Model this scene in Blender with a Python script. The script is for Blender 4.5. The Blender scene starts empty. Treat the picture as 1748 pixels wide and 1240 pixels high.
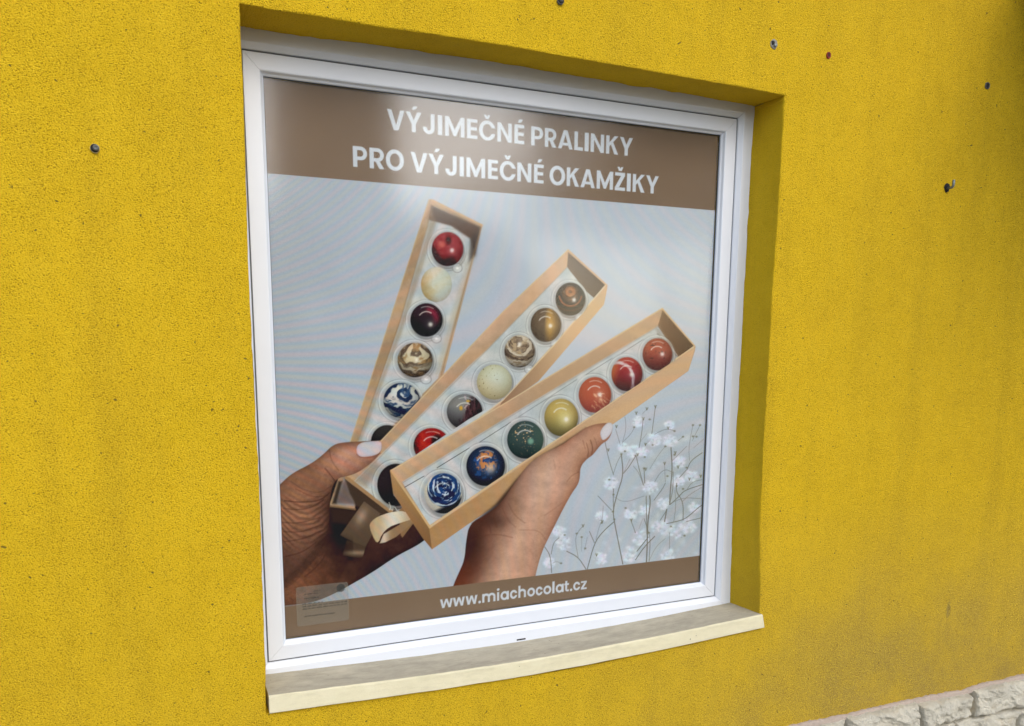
import bpy, math, random
import numpy as np
from mathutils import Matrix, Vector
scene = bpy.context.scene
R = math.radians
# ---- where the photograph's points lie on the facade (camera solved from the window's corners)
CF, YAW, PITCH, ROLL = 1351.149, -.402719, -.157195, -.003488
CPOS = np.array([-.251968, -2.387349, 1.076866]); PPX, PPY = 874-25.6906, 620+178.7566
def rotm():
    cy, sy, cp, sp, cr, sr = math.cos(YAW), math.sin(YAW), math.cos(PITCH), math.sin(PITCH), math.cos(ROLL), math.sin(ROLL)
    return np.array([[cy, -sy, 0], [sy, cy, 0], [0, 0, 1]]) @ np.array([[1, 0, 0], [0, cp, -sp], [0, sp, cp]]) @ np.array([[cr, 0, sr], [0, 1, 0], [-sr, 0, cr]])
RM = rotm()
def back(px, py, y):          # photograph point -> point on the plane y
    px = np.asarray(px, float); py = np.asarray(py, float)
    d = np.stack([(px-PPX)/CF, np.ones_like(px), -(py-PPY)/CF], -1) @ RM.T
    return CPOS+d*((y-CPOS[1])/d[..., 1])[..., None]
def fwd(P):                   # point -> photograph point
    q = (P-CPOS) @ RM
    return PPX+CF*q[..., 0]/q[..., 1], PPY-CF*q[..., 2]/q[..., 1]
POST_Y = .2
def text_layout():
    def bx(px, py): return float(back(px, py, POST_Y)[0])
    def bz(px, py): return float(back(px, py, POST_Y)[2])
    def line(spans, base, z0, h):
        (x0, y0), (x1, y1) = base; out = []
        for ch, a, b in spans:
            f = lambda x: y0+(y1-y0)*(x-x0)/(x1-x0)
            A, B = bx(a, f(a)-12), bx(b, f(b)-12)
            for c in ch: out.append((c, A, B))
        return (z0, h, out)
    a = lambda l: [(c, 600+p/5.827, 600+q/5.827) for c, p, q in l]
    b = lambda l: [(c, 850+p/5.827, 850+q/5.827) for c, p, q in l]
    L1 = a([('V', 355, 530), ("Y'", 540, 698), ('J', 710, 828), ('I', 858, 903), ('M', 930, 1125), ('E', 1148, 1253), ('C^', 1268, 1428), ('N', 1450, 1595), ("E'", 1620, 1718)])+b([('P', 330, 450), ('R', 466, 582), ('A', 598, 745), ('L', 760, 847), ('I', 862, 903), ('N', 922, 1055), ('K', 1075, 1197), ('Y', 1212, 1340)])
    L2 = a([('P', 15, 158), ('R', 180, 325), ('O', 342, 523), ('V', 588, 758), ("Y'", 765, 920), ('J', 933, 1047), ('I', 1075, 1118), ('M', 1143, 1330), ('E', 1357, 1457)])+b([('C^', 17, 173), ('N', 192, 332), ("E'", 358, 455), ('O', 513, 668), ('K', 684, 808), ('A', 822, 965), ('M', 982, 1145), ('Z^', 1163, 1265), ('I', 1282, 1320), ('K', 1340, 1460), ('Y', 1472, 1597)])
    L3 = [(c, 740+p/6.243, 740+q/6.243) for c, p, q in [('w', 70, 205), ('w', 208, 333), ('w', 343, 468), ('.', 478, 505), ('m', 520, 660), ('i', 675, 703), ('a', 715, 803), ('c', 815, 893), ('h', 905, 985), ('o', 1000, 1082), ('c', 1090, 1165), ('o', 1172, 1255), ('l', 1267, 1290), ('a', 1303, 1388), ('t', 1395, 1443), ('.', 1455, 1480), ('c', 1490, 1565), ('z', 1572, 1633)]]
    z1 = (bz(677.2, 222.3)+bz(1068.8, 266.4))/2; z2 = (bz(603.4, 284.3)+bz(1112.6, 331))/2; z3 = (bz(755.2, 1038.4)+bz(1001, 1005.6))/2
    h1 = z1-z1+(bz(661, 186.3)-bz(661, 220.6)+bz(1080, 236.3)-bz(1080, 267.7))/2
    h2 = (bz(602.6, 249)-bz(602.6, 284.2)+bz(1124, 301.9)-bz(1124, 332.3))/2; h3 = (bz(752, 1023.5)-bz(752, 1038.8)+bz(992, 993.2)-bz(992, 1006.9))/2
    return dict(head=(bz(455.5, 296)+bz(1219, 359.7))/2, foot=(bz(487.6, 1034.6)+bz(1192.5, 950))/2,
                lines=[line(L1, ((677, 222.3), (1068.8, 266.4)), z1, h1), line(L2, ((603.4, 284), (1112.6, 331)), z2, h2), line(L3, ((755.2, 1038.4), (1001, 1005.6)), z3, h3)])
PRINT_SUB = np.array([0.016, 0.016, 0.014]); PRINT_GAIN = np.array([1.0, .975, .93])
# ---------------------------------------------------------------- camera, sky, sun, exposure
cam = bpy.data.objects.new("camera", bpy.data.cameras.new("camera")); scene.collection.objects.link(cam); scene.camera = cam
cam.data.sensor_fit = 'HORIZONTAL'; cam.data.sensor_width = 36; cam.data.lens = 36*CF/1748
cam.data.shift_x = (874-PPX)/1748; cam.data.shift_y = (PPY-620)/1748
cam.data.clip_start = .05; cam.data.clip_end = 500
m = Matrix.Identity(4)
for r in range(3): m[r][0], m[r][1], m[r][2], m[r][3] = RM[r, 0], RM[r, 2], -RM[r, 1], CPOS[r]
cam.matrix_world = m
SUN_EL, SUN_AZ = 37, 169          # degrees; azimuth: 180 = straight in front of the facade (from -y)
w = bpy.data.worlds.new("World"); scene.world = w; w.use_nodes = True; nt = w.node_tree
bg = nt.nodes['Background']; sky = nt.nodes.new('ShaderNodeTexSky'); sky.sky_type = 'NISHITA'; sky.sun_disc = False
sky.sun_elevation = R(SUN_EL); sky.sun_rotation = R(SUN_AZ); sky.air_density = 1.0; sky.dust_density = 1.8; sky.ozone_density = 1.0
nt.links.new(sky.outputs[0], bg.inputs[0]); bg.inputs[1].default_value = .145
sl = bpy.data.lights.new("sun", 'SUN'); so = bpy.data.objects.new("sun", sl); scene.collection.objects.link(so)
sl.energy = 1.15; sl.angle = R(55); sl.color = (1, .995, .985)
dv = Vector((math.sin(R(SUN_AZ))*math.cos(R(SUN_EL)), math.cos(R(SUN_AZ))*math.cos(R(SUN_EL)), math.sin(R(SUN_EL))))
so.rotation_euler = dv.to_track_quat('Z', 'Y').to_euler(); so.location = (0, -6, 8)
scene.view_settings.view_transform = 'Standard'; scene.view_settings.look = 'None'; scene.view_settings.gamma = 1
scene.view_settings.exposure = 0.80
scene.render.engine = 'CYCLES'
# ---------------------------------------------------------------- small helpers
def link(o): scene.collection.objects.link(o); return o
def mesh(name, verts, faces, mats, parent=None, mi=None, smooth_=False):
    me = bpy.data.meshes.new(name); me.from_pydata([tuple(map(float, v)) for v in verts], [], faces)
    for m_ in (mats if isinstance(mats, (list, tuple)) else [mats]): me.materials.append(m_)
    if mi is not None: me.polygons.foreach_set('material_index', mi)
    if smooth_: me.polygons.foreach_set('use_smooth', [True]*len(me.polygons))
    me.update(); o = link(bpy.data.objects.new(name, me))
    if parent: o.parent = parent
    return o
def npmesh(name, V, F, mats, parent=None, smooth_=True, col=None):
    me = bpy.data.meshes.new(name); V = np.asarray(V, np.float32); F = np.asarray(F, np.int32)
    me.vertices.add(len(V)); me.vertices.foreach_set('co', V.ravel())
    me.loops.add(F.size); me.loops.foreach_set('vertex_index', F.ravel())
    me.polygons.add(len(F)); me.polygons.foreach_set('loop_start', np.arange(len(F), dtype=np.int32)*4)
    try: me.polygons.foreach_set('loop_total', np.full(len(F), 4, np.int32))
    except Exception: pass
    me.polygons.foreach_set('use_smooth', np.full(len(F), smooth_))
    me.update(calc_edges=True)
    if col is not None:
        a = me.color_attributes.new('print', 'FLOAT_COLOR', 'POINT'); a.data.foreach_set('color', np.c_[col, np.ones(len(col))].astype(np.float32).ravel())
    for m_ in (mats if isinstance(mats, (list, tuple)) else [mats]): me.materials.append(m_)
    o = link(bpy.data.objects.new(name, me))
    if parent: o.parent = parent
    return o
def empty(name, loc=(0, 0, 0)):
    o = link(bpy.data.objects.new(name, None)); o.location = loc; o.empty_display_size = .1; return o
def tag(o, label=None, cat=None, group=None, kind=None):
    if label: o['label'] = label
    if cat: o['category'] = cat
    if group: o['group'] = group
    if kind: o['kind'] = kind
    return o
class NT:
    def __init__(s, name):
        s.m = bpy.data.materials.new(name); s.m.use_nodes = True; s.t = s.m.node_tree; s.b = s.t.nodes['Principled BSDF']
        s.g = s.t.nodes.new('ShaderNodeNewGeometry')
    def n(s, ty, **k):
        o = s.t.nodes.new(ty)
        for a, v in k.items():
            if a.startswith('i_'):
                key = a[2:]; o.inputs[int(key) if key.isdigit() else key].default_value = v
            else: setattr(o, a, v)
        return o
    def l(s, a, b): s.t.links.new(a, b)
    def pos(s, sx=1, sy=1, sz=1):
        v = s.n('ShaderNodeMapping'); v.inputs['Scale'].default_value = (sx, sy, sz); s.l(s.g.outputs['Position'], v.inputs[0]); return v.outputs[0]
    def noise(s, scale, detail=2, rough=.5, vec=None, dist=0):
        o = s.n('ShaderNodeTexNoise'); o.inputs['Scale'].default_value = scale; o.inputs['Detail'].default_value = detail; o.inputs['Roughness'].default_value = rough; o.inputs['Distortion'].default_value = dist
        s.l(vec if vec is not None else s.g.outputs['Position'], o.inputs['Vector']); return o.outputs[0]
    def ramp(s, x, a, b, lo=0., hi=1.):
        o = s.n('ShaderNodeMapRange'); o.clamp = True; s.l(x, o.inputs[0])
        for i, v in enumerate((a, b, lo, hi)): o.inputs[i+1].default_value = v
        return o.outputs[0]
    def math(s, op, a, b):
        o = s.n('ShaderNodeMath', operation=op)
        for i, v in enumerate((a, b)):
            if isinstance(v, (int, float)): o.inputs[i].default_value = v
            else: s.l(v, o.inputs[i])
        return o.outputs[0]
    def mix(s, f, a, b, mode='MIX'):
        o = s.n('ShaderNodeMix', data_type='RGBA', blend_type=mode)
        for i, v in ((0, f), (6, a), (7, b)):
            if isinstance(v, (int, float)): o.inputs[i].default_value = v
            elif isinstance(v, tuple): o.inputs[i].default_value = (*v, 1)
            else: s.l(v, o.inputs[i])
        return o.outputs[2]
    def bump(s, h, dist, strength=1, prev=None):
        o = s.n('ShaderNodeBump'); o.inputs['Strength'].default_value = strength; o.inputs['Distance'].default_value = dist; s.l(h, o.inputs['Height'])
        if prev is not None: s.l(prev, o.inputs['Normal'])
        s.l(o.outputs[0], s.b.inputs['Normal']); return o.outputs[0]
    def col(s, c):
        if isinstance(c, tuple): s.b.inputs['Base Color'].default_value = (*c, 1)
        else: s.l(c, s.b.inputs['Base Color'])
    def set(s, **k):
        for a, v in k.items(): s.b.inputs[a.replace('_', ' ')].default_value = v
def lin(r, g, b):
    return tuple(((c/255+.055)/1.055)**2.4 if c > 10 else c/255/12.92 for c in (r, g, b))
# ---------------------------------------------------------------- the printed picture on the banner
def vn(x, y, seed=0):
    xi = np.floor(x); yi = np.floor(y); fx = x-xi; fy = y-yi
    fx = fx*fx*(3-2*fx); fy = fy*fy*(3-2*fy)
    def h(a, b):
        t = np.sin(a*127.1+b*311.7+seed*74.7)*43758.5453
        return t-np.floor(t)
    return (h(xi, yi)*(1-fx)+h(xi+1, yi)*fx)*(1-fy)+(h(xi, yi+1)*(1-fx)+h(xi+1, yi+1)*fx)*fy
def fbm(x, y, seed=0, o=3):
    s = 0; a = .5; n = 0
    for k in range(o):
        s = s+a*vn(x*2**k, y*2**k, seed+k*13); n += a; a *= .5
    return s/n
def sd_poly(x, y, P):
    P = np.asarray(P, float); d = np.full(x.shape, 1e18); s = np.zeros(x.shape, bool); n = len(P)
    for i in range(n):
        a = P[i]; b = P[i-1]; e = b-a; wx = x-a[0]; wy = y-a[1]
        t = np.clip((wx*e[0]+wy*e[1])/(e@e+1e-12), 0, 1)
        d = np.minimum(d, (wx-e[0]*t)**2+(wy-e[1]*t)**2)
        c = (a[1] > y) != (b[1] > y)
        if e[1] != 0: s ^= c & (x < e[0]*(y-a[1])/e[1]+a[0])
    d = np.sqrt(d)
    return np.where(s, -d, d)
def sd_line(x, y, P):
    d = np.full(x.shape, 1e18)
    for a, b in zip(P[:-1], P[1:]):
        a = np.asarray(a, float); b = np.asarray(b, float); e = b-a
        t = np.clip(((x-a[0])*e[0]+(y-a[1])*e[1])/(e@e+1e-12), 0, 1)
        d = np.minimum(d, (x-a[0]-e[0]*t)**2+(y-a[1]-e[1]*t)**2)
    return np.sqrt(d)
def smooth(P, n=2, closed=True):
    P = [np.asarray(p, float) for p in P]
    for _ in range(n):
        Q = []; m = len(P)
        for i in range(m if closed else m-1):
            a = P[i]; b = P[(i+1) % m]; Q += [a*.75+b*.25, a*.25+b*.75]
        if not closed: Q = [P[0]]+Q+[P[-1]]
        P = Q
    return [tuple(p) for p in P]
def rgb(*c): return np.array(c, float)/255
class Canvas:
    def __init__(s, X, Y, GX, GZ):
        s.X, s.Y, s.GX, s.GZ = X.ravel(), Y.ravel(), GX.ravel(), GZ.ravel()
        s.C = np.zeros((s.X.size, 3)); s.I = np.zeros(s.X.size, int); s.i = 0; s.bn = {}
    def box(s, P, pad):
        P = np.asarray(P, float)
        return np.nonzero((s.X > P[:, 0].min()-pad) & (s.X < P[:, 0].max()+pad) & (s.Y > P[:, 1].min()-pad) & (s.Y < P[:, 1].max()+pad))[0]
    def put(s, k, col, cov):
        cov = np.clip(cov, 0, 1)[:, None]
        s.C[k] = s.C[k]*(1-cov)+col*cov
        if s.i: s.I[k[cov[:, 0] > .5]] = s.i
    def poly(s, P, col, soft=1.2, a=1., fn=None, blur=0):
        k = s.box(P, soft+2)
        if not len(k): return
        x, y = s.X[k], s.Y[k]; d = sd_poly(x, y, P)
        if fn is not None: col = fn(x, y, d)
        s.put(k, col, (.5-d/soft)*a if not blur else a/(1+np.exp(np.clip(d/blur*2.2, -50, 50))))
    def line(s, P, w, col, soft=1., a=1., w2=None):
        k = s.box(P, w+soft+2)
        if not len(k): return
        d = sd_line(s.X[k], s.Y[k], P)
        s.put(k, col, np.clip(.5+(w/2-d)/soft, 0, 1)*a)
    def spot(s, cx, cy, rx, ry, col, a=1., p=1.):
        k = s.box([(cx-rx*2, cy-ry*2), (cx+rx*2, cy+ry*2)], 1)
        if not len(k): return
        r = ((s.X[k]-cx)/rx)**2+((s.Y[k]-cy)/ry)**2
        s.put(k, col, a*np.exp(-r**p))
    def ball(s, cx, cy, rx, ry, fn, spot=(.28, .12), arcs=1, ring=1, clip=None, dark=.45):
        if ring:
            keep = s.i; s.i = 0
            q = s.box([(cx-rx*1.4, cy-ry*1.4), (cx+rx*1.4, cy+ry*1.4)], 2)
            if len(q):
                x, y = s.X[q], s.Y[q]; c = np.ones(len(q))
                if clip is not None: c = np.clip(.5-sd_poly(x, y, clip), 0, 1)
                ox, oy = cx-1.5, cy+1
                r = np.hypot((x-ox)/rx, (y-oy)/ry)
                s.put(q, rgb(96, 92, 88), c*.55*np.exp(-((np.hypot((x-cx-rx*.12)/rx, (y-cy-ry*.22)/ry)-.92)/.13)**2))
                s.put(q, rgb(150, 150, 148), c*.45*np.exp(-((r-1.03)/.10)**2))
                s.put(q, rgb(214, 216, 214), c*.8*np.exp(-((r-1.19)/.035)**2)*(.4+.6*vn(np.arctan2(y-oy, x-ox)*2.2, y*0, int(cx))))
                s.put(q, rgb(120, 120, 118), c*.55*np.exp(-((r-1.245)/.025)**2)*(.25+.75*vn(np.arctan2(y-oy, x-ox)*1.9+7, y*0, int(cy))))
                tx, ty = cx+rx*.62, cy+ry*1.12
                t = np.hypot((x-tx)/(rx*.3), (y-ty)/(ry*.26))
                s.put(q, rgb(205, 207, 207), c*.5*(t < 1)); s.put(q, rgb(130, 130, 130), c*.6*np.exp(-((t-1)/.12)**2))
                s.put(q, rgb(240, 240, 240), c*.9*np.exp(-(np.hypot((x-tx)/(rx*.12), (y-ty)/(ry*.07)))**2))
            s.i = keep
        k = s.box([(cx-rx, cy-ry), (cx+rx, cy+ry)], 2)
        if not len(k): return
        x, y = s.X[k], s.Y[k]; u = (x-cx)/rx; v = (y-cy)/ry; r = np.hypot(u, v); rc = np.clip(r, 0, 1)
        col = fn(u, v, rc); base = s.i; s.bn[base] = s.bn.get(base, 0)+1; s.i = base*100+s.bn[base]
        nz = np.sqrt(1-rc**2*.98); lit = np.clip(nz*.85-u*.10-v*.42+.22, 0, 1.25)
        col = col*(1-dark+dark*lit)[:, None]; col = col*.93+col.mean(1)[:, None]*.07
        cov = np.clip(.5-(r-1)*min(rx, ry)/1.6, 0, 1)
        if clip is not None: cov = cov*np.clip(.5-sd_poly(x, y, clip), 0, 1)
        s.put(k, col, cov); s.i = base; idk = s.I[k].copy()
        if spot:
            t = np.hypot((u-spot[0])/.13, (v-spot[1])/.13); s.put(k, rgb(236, 232, 226), cov*.85*np.exp(-t**2.4)); s.put(k, rgb(236, 232, 226), cov*.18*np.exp(-(t/2.6)**2))
        if arcs:
            a = np.arctan2(v, u); m = (a > -2.6) & (a < -.9)
            t = np.abs(np.hypot(u, v-.02)-.52)/.035
            s.put(k, rgb(225, 222, 215), cov*.75*np.exp(-t**2)*m)
            m = (a > -2.0) & (a < -1.0); t = np.abs(r-.8)/.03
            s.put(k, rgb(225, 222, 215), cov*.5*np.exp(-t**2)*m)
        s.I[k] = idk
def mixc(a, b, t):
    t = np.clip(t, 0, 1)[:, None]; return a*(1-t)+b*t
# ---- letters: every glyph is drawn in units of its own height
def glyph(ch, u, v, w):
    def P(*p): return sd_poly(u, v, p)
    def R(a, b, c, d): return np.maximum(np.maximum(a-u, u-c), np.maximum(b-v, v-d))
    def E(cx, cy, rx, ry): return (np.hypot((u-cx)/rx, (v-cy)/ry)-1)*min(rx, ry)
    def U(*d):
        r = d[0]
        for q in d[1:]: r = np.minimum(r, q)
        return r
    def S(a, b): return np.maximum(a, -b)
    t = .222; h = .18; c = w/2
    if ch == 'V': return P((0, 1), (.235, 1), (c, .27), (w-.235, 1), (w, 1), (c+.13, 0), (c-.13, 0))
    if ch == 'Y': return P((0, 1), (.24, 1), (c, .6), (w-.24, 1), (w, 1), (c+t/2, .38), (c+t/2, 0), (c-t/2, 0), (c-t/2, .38))
    if ch == 'J': return U(R(w-t, .3, w, 1), np.maximum(S(E(c, .3, c, .32), E(c, .31, c-t, .14)), v-.33))
    if ch == 'I': return R(0, 0, w, 1)
    if ch == 'M': return P((0, 0), (0, 1), (.22, 1), (c, .36), (w-.22, 1), (w, 1), (w, 0), (w-t, 0), (w-t, .6), (c+.075, .03), (c-.075, .03), (t, .6), (t, 0))
    if ch == 'E': return U(R(0, 0, t, 1), R(0, 0, w, h), R(0, 1-h, w, 1), R(0, .42, w-.03, .42+h))
    if ch == 'C': return S(S(E(c*1.04, .5, c*1.04, .52), E(c*1.04, .5, c*1.04-t, .33)), R(c*1.1, .355, 9, .645))
    if ch == 'N': return U(R(0, 0, t, 1), R(w-t, 0, w, 1), P((0, 1), (.22, 1), (w, 0), (w-.22, 0)))
    if ch in 'PR':
        b = .34; o = U(np.maximum(R(0, b, w-.33, 1), -9), np.maximum(E(w-.34, (1+b)/2, .33, (1-b)/2), v-1))
        i = U(R(t, b+h-.01, w-.34, 1-h), E(w-.34, (1+b)/2, .13, (1-b)/2-h))
        o = U(S(o, i), R(0, 0, t, 1))
        return o if ch == 'P' else U(o, P((.24, .46), (.47, .46), (w, 0), (w-.25, 0)))
    if ch == 'O': return S(E(c, .5, c, .525), E(c, .5, c-t, .33))
    if ch == 'A': return U(P((0, 0), (.23, 0), (c+.02, .8), (c+.12, 1), (c-.12, 1)), P((w, 0), (w-.23, 0), (c-.02, .8), (c-.12, 1), (c+.12, 1)), R(.18, .18, w-.18, .33))
    if ch == 'L': return U(R(0, 0, t, 1), R(0, 0, w, h))
    if ch == 'K': return U(R(0, 0, t, 1), P((.2, .38), (.2, .6), (w-.27, 1), (w-.01, 1)), P((.28, .62), (.47, .66), (w, 0), (w-.26, 0)))
    if ch == 'Z': return U(R(0, 0, w, h), R(0, 1-h, w-.02, 1), P((0, h-.02), (.27, h-.02), (w-.02, 1-h+.02), (w-.28, 1-h+.02)))
    t = .25
    if ch == 'w':
        q = w/4; return U(P((0, 1), (t, 1), (q+t*.5, 0), (q-t*.5, 0)), P((2*q-t*.45, 1), (2*q+t*.45, 1), (q+t*.5, 0), (q-t*.5, 0)), P((2*q-t*.45, 1), (2*q+t*.45, 1), (3*q+t*.5, 0), (3*q-t*.5, 0)), P((w-t, 1), (w, 1), (3*q+t*.5, 0), (3*q-t*.5, 0)))
    if ch == 'o': return S(E(c, .5, c, .52), E(c, .5, c-t, .27))
    if ch == 'c': return S(S(E(c, .5, c, .52), E(c, .5, c-t, .27)), R(c*1.1, .37, 9, .63))
    if ch == 'a': return U(S(E(c*.96, .5, c*.96, .52), E(c*.96, .5, c*.96-t, .27)), R(w-t, 0, w, 1))
    if ch == 'l': return R(0, 0, w, 1.42)
    if ch == 'i': return U(R(w/2-t/2, 0, w/2+t/2, 1), E(w/2, 1.3, .16, .14))
    if ch == '.': return E(w/2, .13, .155, .155)
    if ch == 'h':
        return U(R(0, 0, t, 1.42), R(w-t, 0, w, .6), np.maximum(S(E(c, .6, c, .42), E(c, .58, c-t, .18)), .6-v))
    if ch == 'm':
        q = (w+t)/4; o = U(R(0, 0, t, 1), R(c-t/2, 0, c+t/2, .6), R(w-t, 0, w, .6))
        for m in (q, w-q): o = U(o, np.maximum(S(E(m, .6, q, .42), E(m, .58, q-t, .18)), .6-v))
        return o
    if ch == 't':
        return U(R(.12, .25, .12+t, 1.28), R(0, .78, w, 1), np.maximum(np.maximum(S(E(.12+.32, .28, .32, .28), E(.12+.36, .32, .13, .1)), v-.28), u-w))
    if ch == 'z':
        h = .2; return U(R(0, 0, w, h), R(0, 1-h, w, 1), P((0, h-.02), (.32, h-.02), (w, 1-h+.02), (w-.32, 1-h+.02)))
    if ch == "'": return P((c-.1, 1.1), (c+.08, 1.1), (c+.23, 1.28), (c-.02, 1.28))
    if ch == '^': return P((c-.2, 1.31), (c-.06, 1.31), (c, 1.23), (c+.06, 1.31), (c+.2, 1.31), (c+.09, 1.09), (c-.09, 1.09))
def paint(cv, TXT):
    X, Y = cv.X, cv.Y
    n1 = fbm(X/90, Y/90, 3)
    cv.C[:] = mixc(rgb(172, 179, 190), rgb(189, 196, 206), (X-480)/650+(n1-.5)*.6)
    # flowers ---------------------------------------------------------------
    Z = lambda p: [(930+a/4.132, 680+b/4.132) for a, b in p]
    puffs = [(465, 600, 46), (745, 630, 50), (840, 745, 42), (605, 820, 40), (880, 300, 45), (660, 165, 38), (550, 345, 30), (620, 370, 46), (690, 380, 34), (950, 450, 40), (1030, 545, 46), (940, 585, 40), (400, 835, 38), (700, 790, 38), (135, 1020, 52), (100, 940, 44), (395, 1130, 42), (600, 1100, 55), (680, 980, 60), (820, 910, 66), (940, 940, 60), (1010, 900, 55), (870, 1110, 50), (880, 190, 30), (770, 290, 48), (1050, 770, 36), (30, 1160, 36)]
    rs = random.Random(5)
    cv.spot(1150, 850, 75, 95, rgb(160, 168, 170), .5)
    for _ in range(60):
        a, b = rs.uniform(420, 1120), rs.uniform(150, 1150); (cx, cy), = Z([(a, b)])
        if b < 900-a*.75: continue
        cv.spot(cx, cy, rs.uniform(3, 9), rs.uniform(3, 7), rgb(208, 214, 222), .5)
    cv.i = 7
    for a, b, r in puffs:
        (cx, cy), = Z([(a, b)]); r /= 4.132
        cv.i = 0; cv.spot(cx+1, cy+2, r*1.25, r*1.15, rgb(160, 168, 176), .4); r *= 1.12; cv.spot(cx, cy, r*.85, r*.75, rgb(206, 213, 222), .5)
        for j in range(44):
            an = rs.uniform(0, 6.28); q = r*math.sqrt(rs.random())*.95
            cv.i = 7 if j % 2 else 0
            cv.spot(cx+q*math.cos(an), cy+q*.9*math.sin(an), rs.uniform(1.5, 3.6), rs.uniform(1.3, 3.0), rgb(rs.choice((208, 217, 226)), rs.choice((216, 224, 231)), 236), .6)
            if j % 5 == 0: cv.spot(cx+q*math.cos(an+2), cy+q*.8*math.sin(an+2), 1.2, 1.2, rgb(152, 160, 168), .5)
    stems = [([(550, 1170), (520, 1020), (490, 870), (480, 790), (515, 660), (555, 540), (540, 400)], 3.0), ([(485, 790), (482, 690), (485, 640)], 2.2), ([(470, 790), (375, 690)], 2), ([(555, 530), (590, 490), (640, 410)], 2.2),
             ([(555, 530), (600, 430)], 1.5), ([(485, 540), (450, 430), (425, 310)], 2), ([(485, 530), (510, 450), (540, 400)], 1.8), ([(530, 320), (500, 220)], 1.8), ([(545, 320), (575, 220), (565, 130)], 1.6), ([(550, 310), (610, 250), (630, 210)], 1.6),
             ([(480, 690), (560, 740), (700, 690)], 1.5), ([(300, 1205), (350, 1020), (410, 940), (490, 870)], 2.6), ([(350, 1020), (315, 940)], 2.2), ([(360, 1000), (385, 900), (405, 870), (412, 760)], 1.6), ([(290, 1205), (235, 1120), (155, 1080)], 2.6), ([(235, 1120), (215, 1010), (225, 955), (270, 900)], 1.8), ([(260, 1080), (260, 980)], 1.3), ([(280, 1070), (300, 980)], 1.3),
             ([(48, 1230), (40, 1110), (0, 1050)], 2.4), ([(45, 1100), (60, 1020), (100, 985)], 2), ([(55, 1165), (80, 1150), (115, 1165)], 1.4),
             ([(717, 1155), (722, 1050), (725, 880), (745, 740), (740, 690)], 3.6), ([(735, 1150), (745, 1000), (730, 940), (700, 850)], 2), ([(720, 960), (717, 800), (715, 690)], 2.4), ([(640, 1140), (700, 1050), (775, 975)], 2.6), ([(650, 1080), (730, 980)], 2.6), ([(735, 1150), (780, 1050), (850, 990)], 1.4), ([(700, 620), (660, 520), (625, 480)], 1.8), ([(695, 610), (665, 500), (645, 410)], 2.2), ([(705, 600), (700, 500)], 2.4),
             ([(665, 350), (685, 240), (693, 150)], 2), ([(670, 310), (720, 250)], 1.2), ([(755, 250), (768, 150), (780, 60)], 2), ([(690, 110), (720, 75)], 1.4), ([(775, 255), (820, 230), (870, 215), (915, 232)], 1.8), ([(740, 500), (800, 400), (850, 340)], 1.4), ([(770, 720), (830, 640), (850, 600)], 2), ([(775, 590), (810, 530), (850, 500), (895, 520)], 1.8), ([(850, 590), (845, 470)], 1.6),
             ([(880, 750), (885, 650), (900, 500), (890, 350)], 3.2), ([(880, 750), (905, 640), (905, 520)], 2), ([(885, 750), (950, 690), (985, 650), (1110, 610)], 2.4), ([(880, 745), (980, 700), (1105, 710)], 1.8), ([(845, 870), (860, 785)], 3.4), ([(815, 860), (860, 790)], 2), ([(975, 860), (977, 730), (925, 660), (930, 600)], 2.4), ([(910, 870), (925, 760), (918, 650)], 1.8), ([(860, 885), (975, 860), (1030, 820), (1090, 765), (1120, 750)], 2.4), ([(970, 730), (1020, 680), (1105, 630)], 1.6), ([(1000, 870), (1100, 845)], 2),
             ([(1005, 500), (1030, 440), (1110, 385)], 2.2), ([(1020, 440), (1015, 340), (1045, 190)], 1.6), ([(1040, 300), (1095, 190)], 1.6), ([(1050, 350), (1120, 290)], 1.2), ([(940, 300), (975, 272)], 1.6), ([(950, 560), (1005, 500)], 2), ([(900, 440), (940, 400), (1000, 340)], 1.6), ([(1005, 640), (1040, 590), (1110, 575)], 1.8), ([(640, 950), (610, 870)], 2), ([(665, 920), (690, 850)], 1.2), ([(880, 1060), (880, 950)], 1.8), ([(710, 330), (740, 300)], 1.2)]
    cv.i = 7
    for p, w in stems:
        q = smooth(Z(p), 2, False)
        cv.line(q, w*.55, rgb(122, 119, 108) if w > 1.9 else rgb(138, 137, 130), .9, min(1, .5+w*.2))
    for a, b in [(505, 200), (645, 105), (695, 145), (720, 75), (780, 60), (740, 150), (630, 205), (870, 210), (915, 232), (1045, 190), (1095, 190), (1045, 270), (1070, 272), (975, 272), (710, 325), (760, 330), (850, 340), (540, 395), (640, 405), (655, 398), (705, 415), (920, 385), (915, 400), (845, 460), (700, 495), (712, 500), (565, 375), (1000, 490), (1100, 550), (1020, 570), (975, 640), (930, 620), (865, 550), (485, 680), (570, 775), (405, 870), (400, 880), (610, 860), (270, 900), (225, 955), (260, 980), (285, 1060), (365, 1105), (115, 1165), (480, 800), (490, 855), (735, 950), (890, 905), (940, 485), (448, 365), (140, 965), (455, 575), (985, 970)]:
        (x, y), = Z([(a, b)])
        if (a*7+b) % 3: cv.spot(x, y, 2.1, 1.7, rgb(112, 110, 84), .72, 1.6)
        else:
            for q in (-1.6, 0, 1.7): cv.line([(x, y+2.4), (x+q*1.2, y-2.2)], .9, rgb(108, 106, 78), .9, .8)
    # left palm behind the boxes -----------------------------------------------
    skin = lambda x, y: (fbm(x/5, y/5, 21)-.5)*.08+(fbm(x/22, y/14, 5)-.5)*.13+(vn(x/2, y/1.2, 3)-.5)*.03
    lower = [(724, 923), (711, 932), (674, 951), (638, 976), (598, 999), (570, 1014), (543, 1026), (515, 1031), (470, 1036)]
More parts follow.
